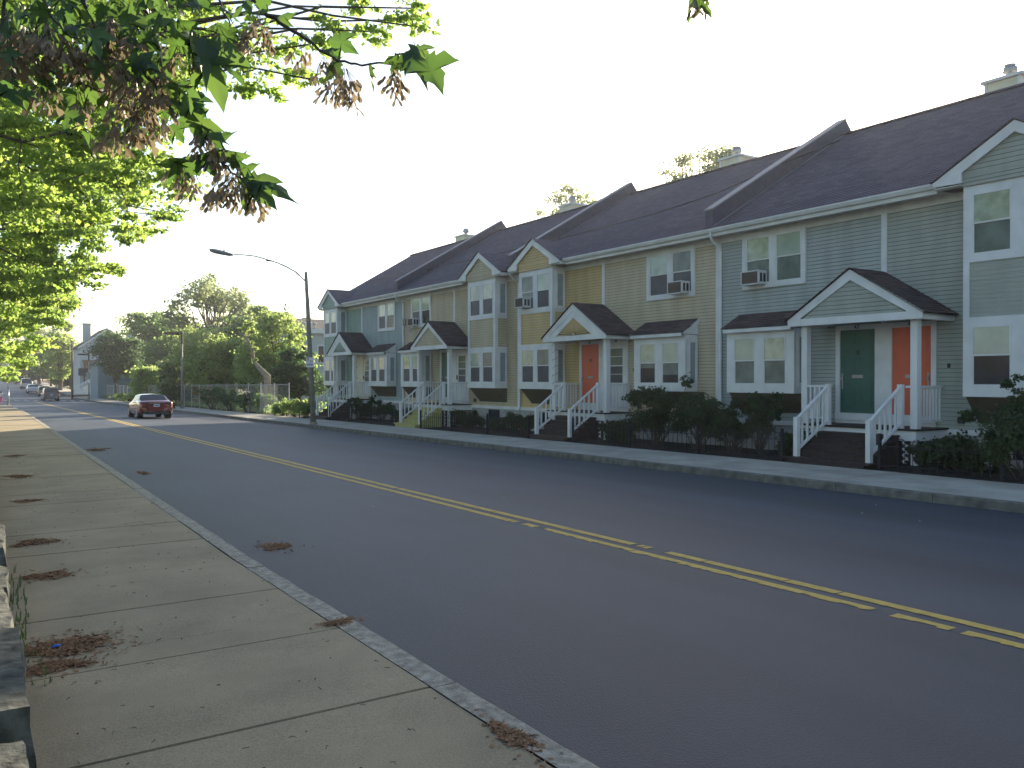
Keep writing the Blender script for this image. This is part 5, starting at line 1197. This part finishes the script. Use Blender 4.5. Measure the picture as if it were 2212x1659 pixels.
def put_samara(v, f, tint, p, d, size, nrm, tv):
    t = Vector(d).normalized(); n = Vector(nrm); n = (n - t * n.dot(t)).normalized(); b = t.cross(n); i0 = len(v)
    for y, x0, x1 in ((0, -.10, .10), (.18, -.13, .13), (.35, -.06, .10), (.62, -.10, .22), (.85, -.08, .24), (1.0, .0, .12)):
        for x in (x0, x1): v.append(tuple(Vector(p) + t * y * size + b * x * size + n * (.05 * size * math.sin(3 * y)))); tint.append(tv)
    for k in range(5): f.append((i0 + 2 * k, i0 + 2 * k + 1, i0 + 2 * k + 3, i0 + 2 * k + 2))
T = thing('maple_tree', (-1.9, .6, .4), 'overhanging maple beside the camera, its big lobed leaves and winged seeds at the top', 'tree')
rd = random.Random(77); tw = MB(); stalk = MB(); lv, lf, lt = [], [], []; sv, sf, st = [], [], []
tr = MB(); trunk_pts = [Vector((-1.9, .6, .1)), Vector((-1.85, .6, 1.2)), Vector((-1.8, .65, 2.3)), Vector((-1.7, .7, 3.4)), Vector((-1.55, .8, 4.6)), Vector((-1.5, .9, 6))]
tr.tube(trunk_pts, [.2, .16, .14, .12, .09, .05], 12)
def twig(path, zc, r0, r1, root=None):
    zz = zc if isinstance(zc, (list, tuple)) else [zc] * len(path); P = [at(a, b, z) for (a, b), z in zip(path, zz)]
    # resample smooth
    Q = []
    for k in range(len(P) - 1):
        for f in (0, .33, .66): Q.append(P[k].lerp(P[k + 1], f) + Vector((rd.uniform(-1, 1), rd.uniform(-1, 1), rd.uniform(-1, 1))) * .004)
    Q.append(P[-1])
    if root is not None: Q = [Vector(root).lerp(P[0], f) + Vector((0, 0, .25 * math.sin(math.pi * f))) for f in (0, .25, .5, .75)] + Q
    n = len(Q); tw.tube(Q, [r0 + (r1 - r0) * (k / (n - 1)) ** .7 for k in range(n)], 6); return Q
hub = Vector((-1.62, .75, 4.1)); hub2 = Vector((-1.7, .7, 3.5))
lm = [hub, Vector((-1.0, 1.3, 4.0)), Vector((-.5, 1.8, 3.85)), at(380, -60, 2.9)]
tw.tube(lm, [.05, .035, .026, .018], 8)
lm2 = [hub2, Vector((-1.1, 1.5, 3.5)), at(60, -90, 2.6), at(120, -50, 2.5)]; tw.tube(lm2, [.04, .03, .02, .014], 8)
A_ = twig([(538, -10), (570, 27), (606, 50), (647, 77), (692, 108), (733, 131), (769, 140), (814, 140), (859, 122), (898, 108)], 2.55, .009, .0022, lm[3])
B_ = twig([(181, -10), (190, 27), (226, 81), (253, 127), (289, 149), (335, 181), (366, 222), (407, 253), (434, 271), (457, 312), (484, 353), (511, 380), (548, 392)], 2.35, .009, .0022, lm2[3])
C_ = twig([(10, 60), (50, 113), (90, 145), (131, 167), (181, 185), (231, 203)], 2.3, .006, .002, lm2[2])
D_ = twig([(290, -10), (326, 36), (362, 63), (407, 77), (450, 90)], 2.45, .007, .002, lm[3])
E_b = twig([(434, 271), (440, 290), (447, 330), (425, 345), (400, 352)], 2.35, .003, .0015)
F_ = twig([(470, -10), (480, 20), (500, 60)], 2.5, .005, .002, lm[3])
G_ = twig([(90, -10), (110, 30), (140, 70), (190, 95)], 2.2, .006, .002, lm2[3])
H_ = twig([(380, -60), (800, -70), (1250, -60), (1440, -40), (1492, -12)], [2.9, 2.8, 2.8, 2.7, 2.7], .014, .003)
def leaf_at(px, py, zc, tipx, tipy, size, src=None, tv=None, nz=None):
    p = at(px, py, zc); q = at(tipx, tipy, zc + rd.uniform(-.04, .04)); t = q - p
    fwd = Vector((SN, CS, 0)); n = Vector((rd.uniform(-1, 1), rd.uniform(-1, 1), rd.uniform(.0, .9))) - fwd * rd.uniform(-.1, .8)
    put_leaf(lv, lf, lt, p, t, n, t.length / 1.0 if size is None else size, rd.random() if tv is None else tv, .1)
    if src is not None: stalk.tube([at(src[0], src[1], zc), at((src[0] + px) / 2, (src[1] + py) / 2 - 4, zc), p], .0011, 4)
BIG = [(900, 108, 935, 190, 2.55), (885, 118, 880, 168, 2.55), (895, 105, 930, 125, 2.58), (918, 125, 955, 205, 2.5), (862, 124, 850, 175, 2.55), (800, 142, 800, 195, 2.55), (733, 133, 690, 175, 2.6), (700, 112, 735, 100, 2.55), (720, 85, 770, 110, 2.6), (660, 80, 705, 112, 2.6), (600, 48, 640, 20, 2.6),
       (548, 392, 600, 400, 2.35), (560, 385, 648, 425, 2.4), (535, 385, 590, 438, 2.35), (520, 372, 560, 345, 2.35), (500, 360, 530, 320, 2.4), (455, 310, 505, 275, 2.4), (470, 330, 540, 322, 2.38), (430, 268, 495, 300, 2.35), (400, 352, 330, 345, 2.35), (408, 350, 350, 385, 2.38), (425, 345, 400, 395, 2.35), (440, 335, 465, 375, 2.35), (410, 255, 480, 275, 2.32), (370, 222, 420, 250, 2.3),
       (407, 77, 460, 150, 2.4), (415, 70, 400, 130, 2.35), (450, 90, 505, 140, 2.45), (445, 95, 470, 220, 2.4), (430, 85, 435, 190, 2.35), (480, 130, 520, 185, 2.45), (500, 60, 470, 115, 2.45), (362, 63, 430, 40, 2.4), (326, 36, 380, 10, 2.4), (340, 45, 300, 80, 2.4), (289, 149, 330, 110, 2.3), (300, 155, 240, 130, 2.3), (366, 222, 400, 190, 2.3), (345, 190, 415, 175, 2.3), (390, 240, 440, 225, 2.3), (226, 81, 180, 60, 2.3), (215, 60, 270, 50, 2.3), (190, 27, 150, 10, 2.3),
       (231, 203, 200, 235, 2.3), (181, 185, 215, 225, 2.3), (131, 167, 110, 140, 2.3), (50, 113, 70, 60, 2.3), (90, 145, 45, 160, 2.3), (110, 30, 60, 20, 2.2), (140, 70, 190, 40, 2.2), (190, 95, 240, 80, 2.2), (20, 70, -30, 30, 2.2), (480, 20, 520, 40, 2.5), (538, 5, 500, 30, 2.5), (560, 20, 600, -10, 2.5), (330, 10, 280, -20, 2.4), (430, 10, 470, -25, 2.4)]
for a, b, c, d, z in BIG: leaf_at(a, b, z, c, d, None, (a - (c - a) * .25, b - abs(d - b) * .2))
for k in range(110):     # leaves of the dense top-left corner and beyond the frame
    x, y = rd.uniform(-160, 420), rd.uniform(-120, 120) if k % 2 else rd.uniform(-60, 210); x = min(x, 420 - max(0, y) * .3)
    an = rd.uniform(-.5, 2.2); ln = rd.uniform(34, 70); leaf_at(x, y, rd.uniform(2.1, 2.9), x + ln * math.cos(an), y + ln * math.sin(an) * (1 if math.sin(an) > 0 else .3), None, (x - 14, y - 10))
for k in range(95):     # smaller leaves filling the mass along the boughs
    u = rd.random(); x = -40 + 560 * u; lo = 330 - 250 * abs(u - .55) if u > .35 else 200; y = rd.uniform(-20, max(60, lo)) * (1 if u < .85 else .6)
    an = rd.uniform(.2, 2.3); ln = rd.uniform(26, 52); leaf_at(x, y, rd.uniform(2.2, 2.9), x + ln * math.cos(an), y + ln * math.sin(an), None, (x - 10, y - 9), rd.uniform(.3, 1))
for (a, b, c, d) in ((1492, -6, 1478, 48), (1503, -4, 1530, 36), (1515, -12, 1534, 8)): leaf_at(a, b, 2.7, c, d, None, (1492, -12), .3)
def cluster(px, py, zc, n, spread, tv0=.3, ln=.034):
    c = at(px, py, zc)
    for k in range(n):
        a = rd.uniform(0, 6.28); rr = spread * math.sqrt(rd.random()); q = c + Vector((math.cos(a) * rr, math.sin(a) * rr, -rd.uniform(.012, .055) - rr * .25))
        stalk.tube([c + Vector((math.cos(a) * rr * .2, math.sin(a) * rr * .2, 0)), c.lerp(q, .6) + Vector((0, 0, .004)), q], .0006, 3)
        d0 = Vector((math.cos(a) * rd.uniform(.1, .8), math.sin(a) * rd.uniform(.1, .8), -1)); s_ = Vector((-math.sin(a), math.cos(a), 0)) * rd.uniform(.25, .7)
        nn = Vector((rd.uniform(-1, 1), rd.uniform(-1, 1), rd.uniform(-.3, .6))); tv = min(1, max(0, tv0 + rd.uniform(-.3, .5)))
        put_samara(sv, sf, st, q, d0 + s_, ln * rd.uniform(.8, 1.15), nn, tv); put_samara(sv, sf, st, q, d0 - s_, ln * rd.uniform(.8, 1.15), nn + s_ * .4, tv)
for (a, b, z, n, sp) in ((745, 150, 2.55, 20, .045), (720, 165, 2.55, 16, .04), (760, 185, 2.55, 12, .035), (700, 125, 2.6, 10, .04), (855, 165, 2.55, 11, .03), (848, 135, 2.55, 9, .03), (560, 35, 2.5, 12, .04), (500, 60, 2.5, 16, .05), (530, 80, 2.5, 10, .04), (575, 60, 2.55, 8, .03), (650, 95, 2.6, 8, .035),
                         (440, 285, 2.35, 20, .045), (460, 310, 2.35, 14, .035), (510, 375, 2.35, 22, .045), (530, 395, 2.35, 18, .045), (490, 380, 2.35, 16, .045), (470, 395, 2.35, 10, .035), (555, 405, 2.35, 10, .035), (500, 340, 2.35, 12, .035), (385, 350, 2.35, 10, .035), (420, 380, 2.35, 12, .04),
                         (300, 170, 2.3, 26, .055), (335, 195, 2.3, 26, .055), (280, 200, 2.3, 24, .055), (320, 235, 2.3, 26, .055), (290, 255, 2.3, 22, .05), (270, 150, 2.3, 18, .05), (350, 170, 2.3, 20, .05), (250, 265, 2.3, 16, .045), (340, 130, 2.35, 14, .045), (230, 110, 2.3, 20, .05), (200, 90, 2.3, 22, .05), (180, 130, 2.3, 20, .05), (150, 90, 2.25, 20, .05), (110, 70, 2.2, 24, .055), (60, 85, 2.2, 24, .055), (30, 100, 2.2, 18, .05), (90, 40, 2.2, 18, .05), (20, 40, 2.15, 16, .05), (110, 165, 2.3, 14, .04), (95, 185, 2.3, 10, .035), (250, 60, 2.3, 16, .045), (230, 30, 2.3, 14, .04), (300, 60, 2.35, 14, .04), (390, 100, 2.4, 12, .04), (170, 200, 2.3, 8, .03), (1512, -10, 2.7, 9, .03)):
    cluster(a, b, z, n, sp)
tr.build('trunk', M['bark'], T, smooth=True); tw.build('branch', M['twig'], T, smooth=True); stalk.build('leaf_stalk', M['twig'], T)
def tinted(name, v, f, t, m_):
    me = bpy.data.meshes.new(name); o_ = ORG[T.name]; me.from_pydata([(a - o_.x, b - o_.y, c - o_.z) for a, b, c in v], [], f); a_ = me.attributes.new('tint', 'FLOAT', 'POINT'); a_.data.foreach_set('value', t)
    me.materials.append(m_); o = bpy.data.objects.new(name, me); sc.collection.objects.link(o); o.parent = T; me.polygons.foreach_set('use_smooth', [True] * len(me.polygons)); return o
tinted('leaves', lv, lf, lt, L['near']); tinted('winged_seeds', sv, sf, st, L['samara'])

# ------------------------------------------------------------------ stone retaining wall on the left
from mathutils import noise
def rock(x0, x1, y0, y1, z0, z1, seed, T, nm='stone_block'):
    n = 14; m = MB(); rd = random.Random(seed); off = Vector((seed * 7.3, seed * 3.1, 0))
    def disp(p, nr):
        a = noise.noise((p + off) * 2.2) * .05 + noise.noise((p + off) * 7) * .025 + noise.noise((p + off) * 22) * .009; return p + nr * a
    def face(P, U, V, nu, nv):
        nr = U.cross(V).normalized(); G = [[None] * (nv + 1) for _ in range(nu + 1)]
        for i in range(nu + 1):
            for j in range(nv + 1):
                q = P + U * i / nu + V * j / nv; c = Vector(((x0 + x1) / 2, (y0 + y1) / 2, (z0 + z1) / 2)); d = (q - c); d = Vector((d.x / (x1 - x0), d.y / (y1 - y0), d.z / (z1 - z0)))
                # round the edges: pull corners in
                k = max(0, (abs(d.x) + abs(d.y) + abs(d.z)) - 1.0); q = q - (q - c) * k * .12; G[i][j] = disp(q, (q - c).normalized())
        for i in range(nu):
            for j in range(nv): m.quad(G[i][j], G[i + 1][j], G[i + 1][j + 1], G[i][j + 1])
    X, Y, Z = Vector((x1 - x0, 0, 0)), Vector((0, y1 - y0, 0)), Vector((0, 0, z1 - z0)); O = Vector((x0, y0, z0))
    ny = int((y1 - y0) / .05) + 2
    face(O + X, Y, Z, ny, 12); face(O + Z, X, Y, 12, ny); face(O, X, Z, 12, 12); face(O + Y, Z, X, 12, 12)
    m.build(nm, M['stone'], T, smooth=True)
T = thing('stone_wall', (0, 8, 0), 'low wall of rough split granite blocks along the near pavement, lower left', 'wall')
y = -2; k = 0
while y < 40:
    ln = [1.35, 1.5, 1.1, 1.7][k % 4] if y > 2.4 else 1.45; e = y + ln; xo = .19 + .012 * ((k * 7) % 5 - 2) + .006 * y
    h = .33 + .05 * ((k * 5) % 3 - 1)
    rock(xo - .55, xo, y + .02, e - .02, zs(y) - .12, zs(y) + h, 3 + k, T); y = e; k += 1
# grass tufts and soil behind and at the foot of the wall
rg = np.random.default_rng(8)
def blades(n, x, y, z, h, name, mt, label, cat, wd=.006):
    V = []; F = []; Tn = []
    for i in range(n):
        a = rg.random() * 6.28; d = np.array([math.cos(a), math.sin(a)]); hh = h[i]; b = rg.random() * .5
        p = np.array([x[i], y[i], z[i]]); s_ = np.array([-d[1], d[0], 0]) * wd
        q = p + np.array([d[0] * b * hh * .4, d[1] * b * hh * .4, hh * .6]); r = p + np.array([d[0] * b * hh, d[1] * b * hh, hh])
        i0 = len(V); V += [p - s_, p + s_, q + s_ * .7, q - s_ * .7, r]; F += [(i0, i0 + 1, i0 + 2, i0 + 3), (i0 + 3, i0 + 2, i0 + 4)]; Tn += [rg.random()] * 5
    me = bpy.data.meshes.new(name); me.from_pydata([tuple(v) for v in V], [], F); a_ = me.attributes.new('tint', 'FLOAT', 'POINT'); a_.data.foreach_set('value', Tn); me.materials.append(mt)
    o = bpy.data.objects.new(name, me); sc.collection.objects.link(o); tag(o, label, cat, kind='stuff')
n = 5200; yy = np.concatenate([5.2 + rg.random(160) * 3.5, 2 + rg.random(n - 160) * 30]); xx = np.concatenate([.24 + rg.random(160) ** 2 * .14, .02 - rg.random(n - 160) * .8]); z_ = np.array([zs(v) for v in yy]) + np.where(xx > .1, 0, .33); hh = .03 + .08 * rg.random(n) ** 1.5
blades(n, xx, yy, z_, hh, 'grass', L['dark'], 'tufts of grass at the foot and on top of the granite wall', 'grass')
# litter: brown seed drifts, twigs
def drift(cx, cy, rx, ry, n, seed, label, cat='seed litter', zf=None):
    rg = np.random.default_rng(seed); V = []; F = []
    bl = [(rg.normal() * .38, rg.normal() * .38, .08 + .22 * rg.random()) for _ in range(14)] + [(0, 0, .25)]
    for i in range(n):
        bx_, by_, br = bl[int(rg.random() ** 1.3 * 15) % 15]; x = cx + (bx_ + rg.normal() * br) * rx; y = cy + (by_ + rg.normal() * br) * ry
        if rg.random() < .06: x += rg.normal() * rx * .8; y += rg.normal() * ry * .8
        z = (zf(x, y) if zf else zs(y)) + .003 + rg.random() * .007; t = rg.random() * 6.28; l = .006 + rg.random() * .012; w = .003 + rg.random() * .004; u = np.array([math.cos(t), math.sin(t), rg.normal() * .15]) * l; v = np.array([-math.sin(t), math.cos(t), rg.normal() * .35]) * w; p = np.array([x, y, z]); i0 = len(V)
        V += [tuple(p - u - v), tuple(p + u - v), tuple(p + u + v), tuple(p - u + v)]; F.append((i0, i0 + 1, i0 + 2, i0 + 3))
    me = bpy.data.meshes.new('seed_litter'); me.from_pydata(V, [], F); me.materials.append(M['litter']); o = bpy.data.objects.new('seed_litter', me); sc.collection.objects.link(o); tag(o, label, cat, kind='stuff')
def gp(px, py, zr=0):   # where a pixel meets the pavement
    zc = 1.65 * FPX / (py - 818.5); 
    for _ in range(6): p = at(px, py, zc); zc *= (EYE - (zs(p.y) + zr)) / (EYE - p.z) 
    return at(px, py, zc)
for k, (px, py, rx, ry, n, zr, lb) in enumerate(((140, 1398, .24, .13, 6500, 0, 'large brown drift of fallen seeds beside the granite wall'), (125, 1442, .14, .07, 2000, 0, 'smaller brown seed drift just below the large one'), (70, 1172, .19, .13, 2600, 0, 'brown seed drift further up the pavement by the wall'), (98, 1245, .15, .10, 2600, 0, 'oval brown seed patch in the middle of the third slab'), (62, 1083, .2, .12, 1500, 0, 'thin brown seed patch near the wall, fourth from below'), (40, 1030, .25, .2, 1500, 0, 'thin seed patch near the wall, far up the pavement'), (588, 1180, .14, .15, 2600, -.13, 'brown seed drift lying on the asphalt'), (208, 972, .3, .5, 1400, -.13, 'small dark seed patch on the asphalt by the near kerb'), (307, 1022, .1, .22, 700, -.13, 'tiny seed patch on the asphalt'), (730, 1345, .12, .04, 900, 0, 'seeds caught in the joint beside the kerb'), (1108, 1592, .05, .12, 1500, -.0, 'brown debris in the broken gap of the kerb'), (32, 985, .25, .3, 900, 0, 'faint seed patch near the far end of the wall'))):
    p = gp(px, py, zr); drift(p.x, p.y, rx * 1.05, ry * 1.45, int(n * 1.25), 200 + k, lb, zf=(lambda x, y: road_z(x, y)) if zr else None)
V = MB(); rd = random.Random(31)
for k in range(240):
    y = 3 + 22 * rd.random() ** 1.4; x = rd.uniform(.35, lin(LK, y) - .2); a = rd.uniform(0, 6.28); l = rd.uniform(.008, .045); z = zs(y) + .006
    V.tube([(x, y, z), (x + math.cos(a) * l * .5 + .004, y + math.sin(a) * l * .5, z + .003), (x + math.cos(a + .4) * l, y + math.sin(a + .4) * l, z)], .0016 if l > .02 else .003, 3)
tag(V.build('twig_litter', M['twig']), 'scattered twigs and crumbs over the near pavement', 'litter', kind='stuff')
V = MB()
for k in range(16):
    y = 2 + 30 * rd.random(); x = rd.uniform(2.8, 12.5); a = rd.uniform(0, 6.28); l = rd.uniform(.008, .028); z = road_z(x, y) + .006; u = (math.cos(a) * l, math.sin(a) * l); w_ = (-math.sin(a) * l * .4, math.cos(a) * l * .4)
    V.quad((x - u[0] - w_[0], y - u[1] - w_[1], z), (x + u[0] - w_[0], y + u[1] - w_[1], z), (x + u[0] + w_[0], y + u[1] + w_[1], z + .004), (x - u[0] + w_[0], y - u[1] + w_[1], z + .003))
tag(V.build('paper_scraps', M['whiteline']), 'tiny pale scraps scattered over the asphalt', 'litter', kind='stuff')
p = gp(120, 1403); V = MB().prism([(p.x - .025, p.y, p.z + .012), (p.x + .02, p.y - .012, p.z + .018), (p.x + .028, p.y + .01, p.z + .02), (p.x - .01, p.y + .018, p.z + .024)], (0, 0, .003))
tag(V.build('plastic_scrap', M['blue']), 'small blue plastic scrap lying on the large seed drift', 'litter')

# ------------------------------------------------------------------ child at the left edge, beyond the corner post
def figure(x, y, h, label):
    z = road_z(max(x, 2.3), y); T = thing('person', (x, y, z), label, 'person'); k = h / 1.7
    J = dict(pel=(0, 0, .93), sp=(0, 0, 1.15), ch=(0, .01, 1.36), nk=(0, .01, 1.50), hd=(0, .02, 1.62), tp=(0, .02, 1.72))
    for s_, n in ((-1, 'l'), (1, 'r')):
        J.update({n + 'h': (s_ * .09, 0, .88), n + 'k': (s_ * .10, .06 * s_, .50), n + 'a': (s_ * .10, -.04 * s_ , .09), n + 't': (s_ * .11, .10 - .04 * s_, .04), n + 's': (s_ * .17, .01, 1.42), n + 'e': (s_ * .22, -.02, 1.15), n + 'w': (s_ * .23, .06, .92), n + 'f': (s_ * .23, .09, .84)})
    E = [('pel', 'sp'), ('sp', 'ch'), ('ch', 'nk'), ('nk', 'hd'), ('hd', 'tp')] + [(a, b) for n in 'lr' for a, b in (('pel', n + 'h'), (n + 'h', n + 'k'), (n + 'k', n + 'a'), (n + 'a', n + 't'), ('ch', n + 's'), (n + 's', n + 'e'), (n + 'e', n + 'w'), (n + 'w', n + 'f'))]
    R = dict(pel=.13, sp=.12, ch=.14, nk=.055, hd=.095, tp=.06, h=.09, k=.06, a=.045, t=.04, s=.06, e=.042, w=.03, f=.035)
    def skin(name, edges, grow, m_, parent):
        ks = []; [ks.append(q) for e in edges for q in e if q not in ks]
        me = bpy.data.meshes.new(name); me.from_pydata([tuple(c * k for c in J[q]) for q in ks], [(ks.index(a), ks.index(b)) for a, b in edges], [])
        o = bpy.data.objects.new(name, me); sc.collection.objects.link(o); o.parent = parent; me.materials.append(m_)
        sk = o.modifiers.new('skin', 'SKIN')
        if not me.skin_vertices: me.attributes.new('x', 'FLOAT', 'POINT')
        lay = me.skin_vertices[0] if me.skin_vertices else None
        if lay:
            for i, q in enumerate(ks):
                r = (R[q] if q in R else R[q[1:]]) * k + grow; lay.data[i].radius = (r, r); lay.data[i].use_root = (i == 0)
        su = o.modifiers.new('sub', 'SUBSURF'); su.levels = 1; su.render_levels = 1; return o
    try:
        b = skin('body', E, 0, mat('skin', (.45, .28, .2)), T)
        skin('trousers', [e for e in E if e in (('pel', 'lh'), ('pel', 'rh'), ('lh', 'lk'), ('rh', 'rk'), ('lk', 'la'), ('rk', 'ra'))], .012, mat('pink_cloth', (.62, .08, .24), rough=.8), T)
        skin('shirt', [('pel', 'sp'), ('sp', 'ch'), ('ch', 'ls'), ('ch', 'rs'), ('ls', 'le'), ('rs', 're')], .016, mat('pale_cloth', (.62, .62, .58), rough=.8), T)
        MB().lathe([(.001, 0), (.10 * k, .03 * k), (.115 * k, .1 * k), (.09 * k, .16 * k), (.001, .19 * k)], (x, y - .02, z + 1.58 * k), 10).build('hair', M['twig'], T, smooth=True)
    except Exception as ex: print('figure', ex)
p = at(3, 850, 88)
figure(p.x - .05, p.y, 1.25, 'small person in a pale top and pink trousers at the left edge')

# ------------------------------------------------------------------ air
hz = MB().box(-420, 420, -80, 430, -9, 24); ho = hz.build('haze', [], None, kind='stuff')
hm = bpy.data.materials.new('haze'); hm.use_nodes = True; t = hm.node_tree; t.nodes.clear(); o_ = N(t, 'ShaderNodeOutputMaterial'); v_ = N(t, 'ShaderNodeVolumePrincipled')
v_.inputs['Color'].default_value = (.9, .93, 1, 1); v_.inputs['Density'].default_value = .00034; v_.inputs['Anisotropy'].default_value = .5; t.links.new(v_.outputs[0], o_.inputs['Volume'])
ho.data.materials.append(hm); tag(ho, 'thin pale haze over the whole street', 'haze')
# hairline cracks in the near slabs
def crack(pts, w, name='pavement_crack'):
    g = MB(); rd = random.Random(5); P = []
    for (a, b), (c, d) in zip(pts, pts[1:]):
        for f in (0, .2, .4, .6, .8): P.append((a + (c - a) * f + rd.uniform(-1, 1) * 1.2, b + (d - b) * f + rd.uniform(-1, 1) * 1.0))
    Q = [gp(*q) for q in P]
    for a, b in zip(Q, Q[1:]):
        d = (b - a); s_ = Vector((-d.y, d.x, 0)).normalized() * w * rd.uniform(.4, 1)
        z = Vector((0, 0, .005)); g.quad(a - s_ + z, b - s_ + z, b + s_ + z, a + s_ + z)
    g.build(name, M['mulch'], kind='structure')
crack([(245, 1420), (275, 1400), (330, 1390), (420, 1375), (520, 1358)], .0022)
crack([(250, 1135), (300, 1128), (345, 1140), (400, 1132)], .004)
# string of lights wound round a porch post of the yellow house
_y, _x = Y0 + 1.5 * BW + 1.43, 17.45
g = MB(); pts = [(_x + .10 * math.cos(t * 2.6) , _y + .10 * math.sin(t * 2.6) , 1.35 + t * .115 + .02 * math.sin(t * 9)) for t in [k * .12 for k in range(110)]]
g.tube(pts, .006, 4); T = thing('string_lights', (_x, _y, 1.35), 'dark string of small lights wound round the porch post of the yellow house', 'string lights')
g.build('cable', M['black'], T)
g = MB()
for k in range(4, 110, 7): g.lathe([(.001, -.02), (.012, -.012), (.012, .01), (.005, .02)], pts[k], 6)
g.build('bulb', M['darkmetal'], T)
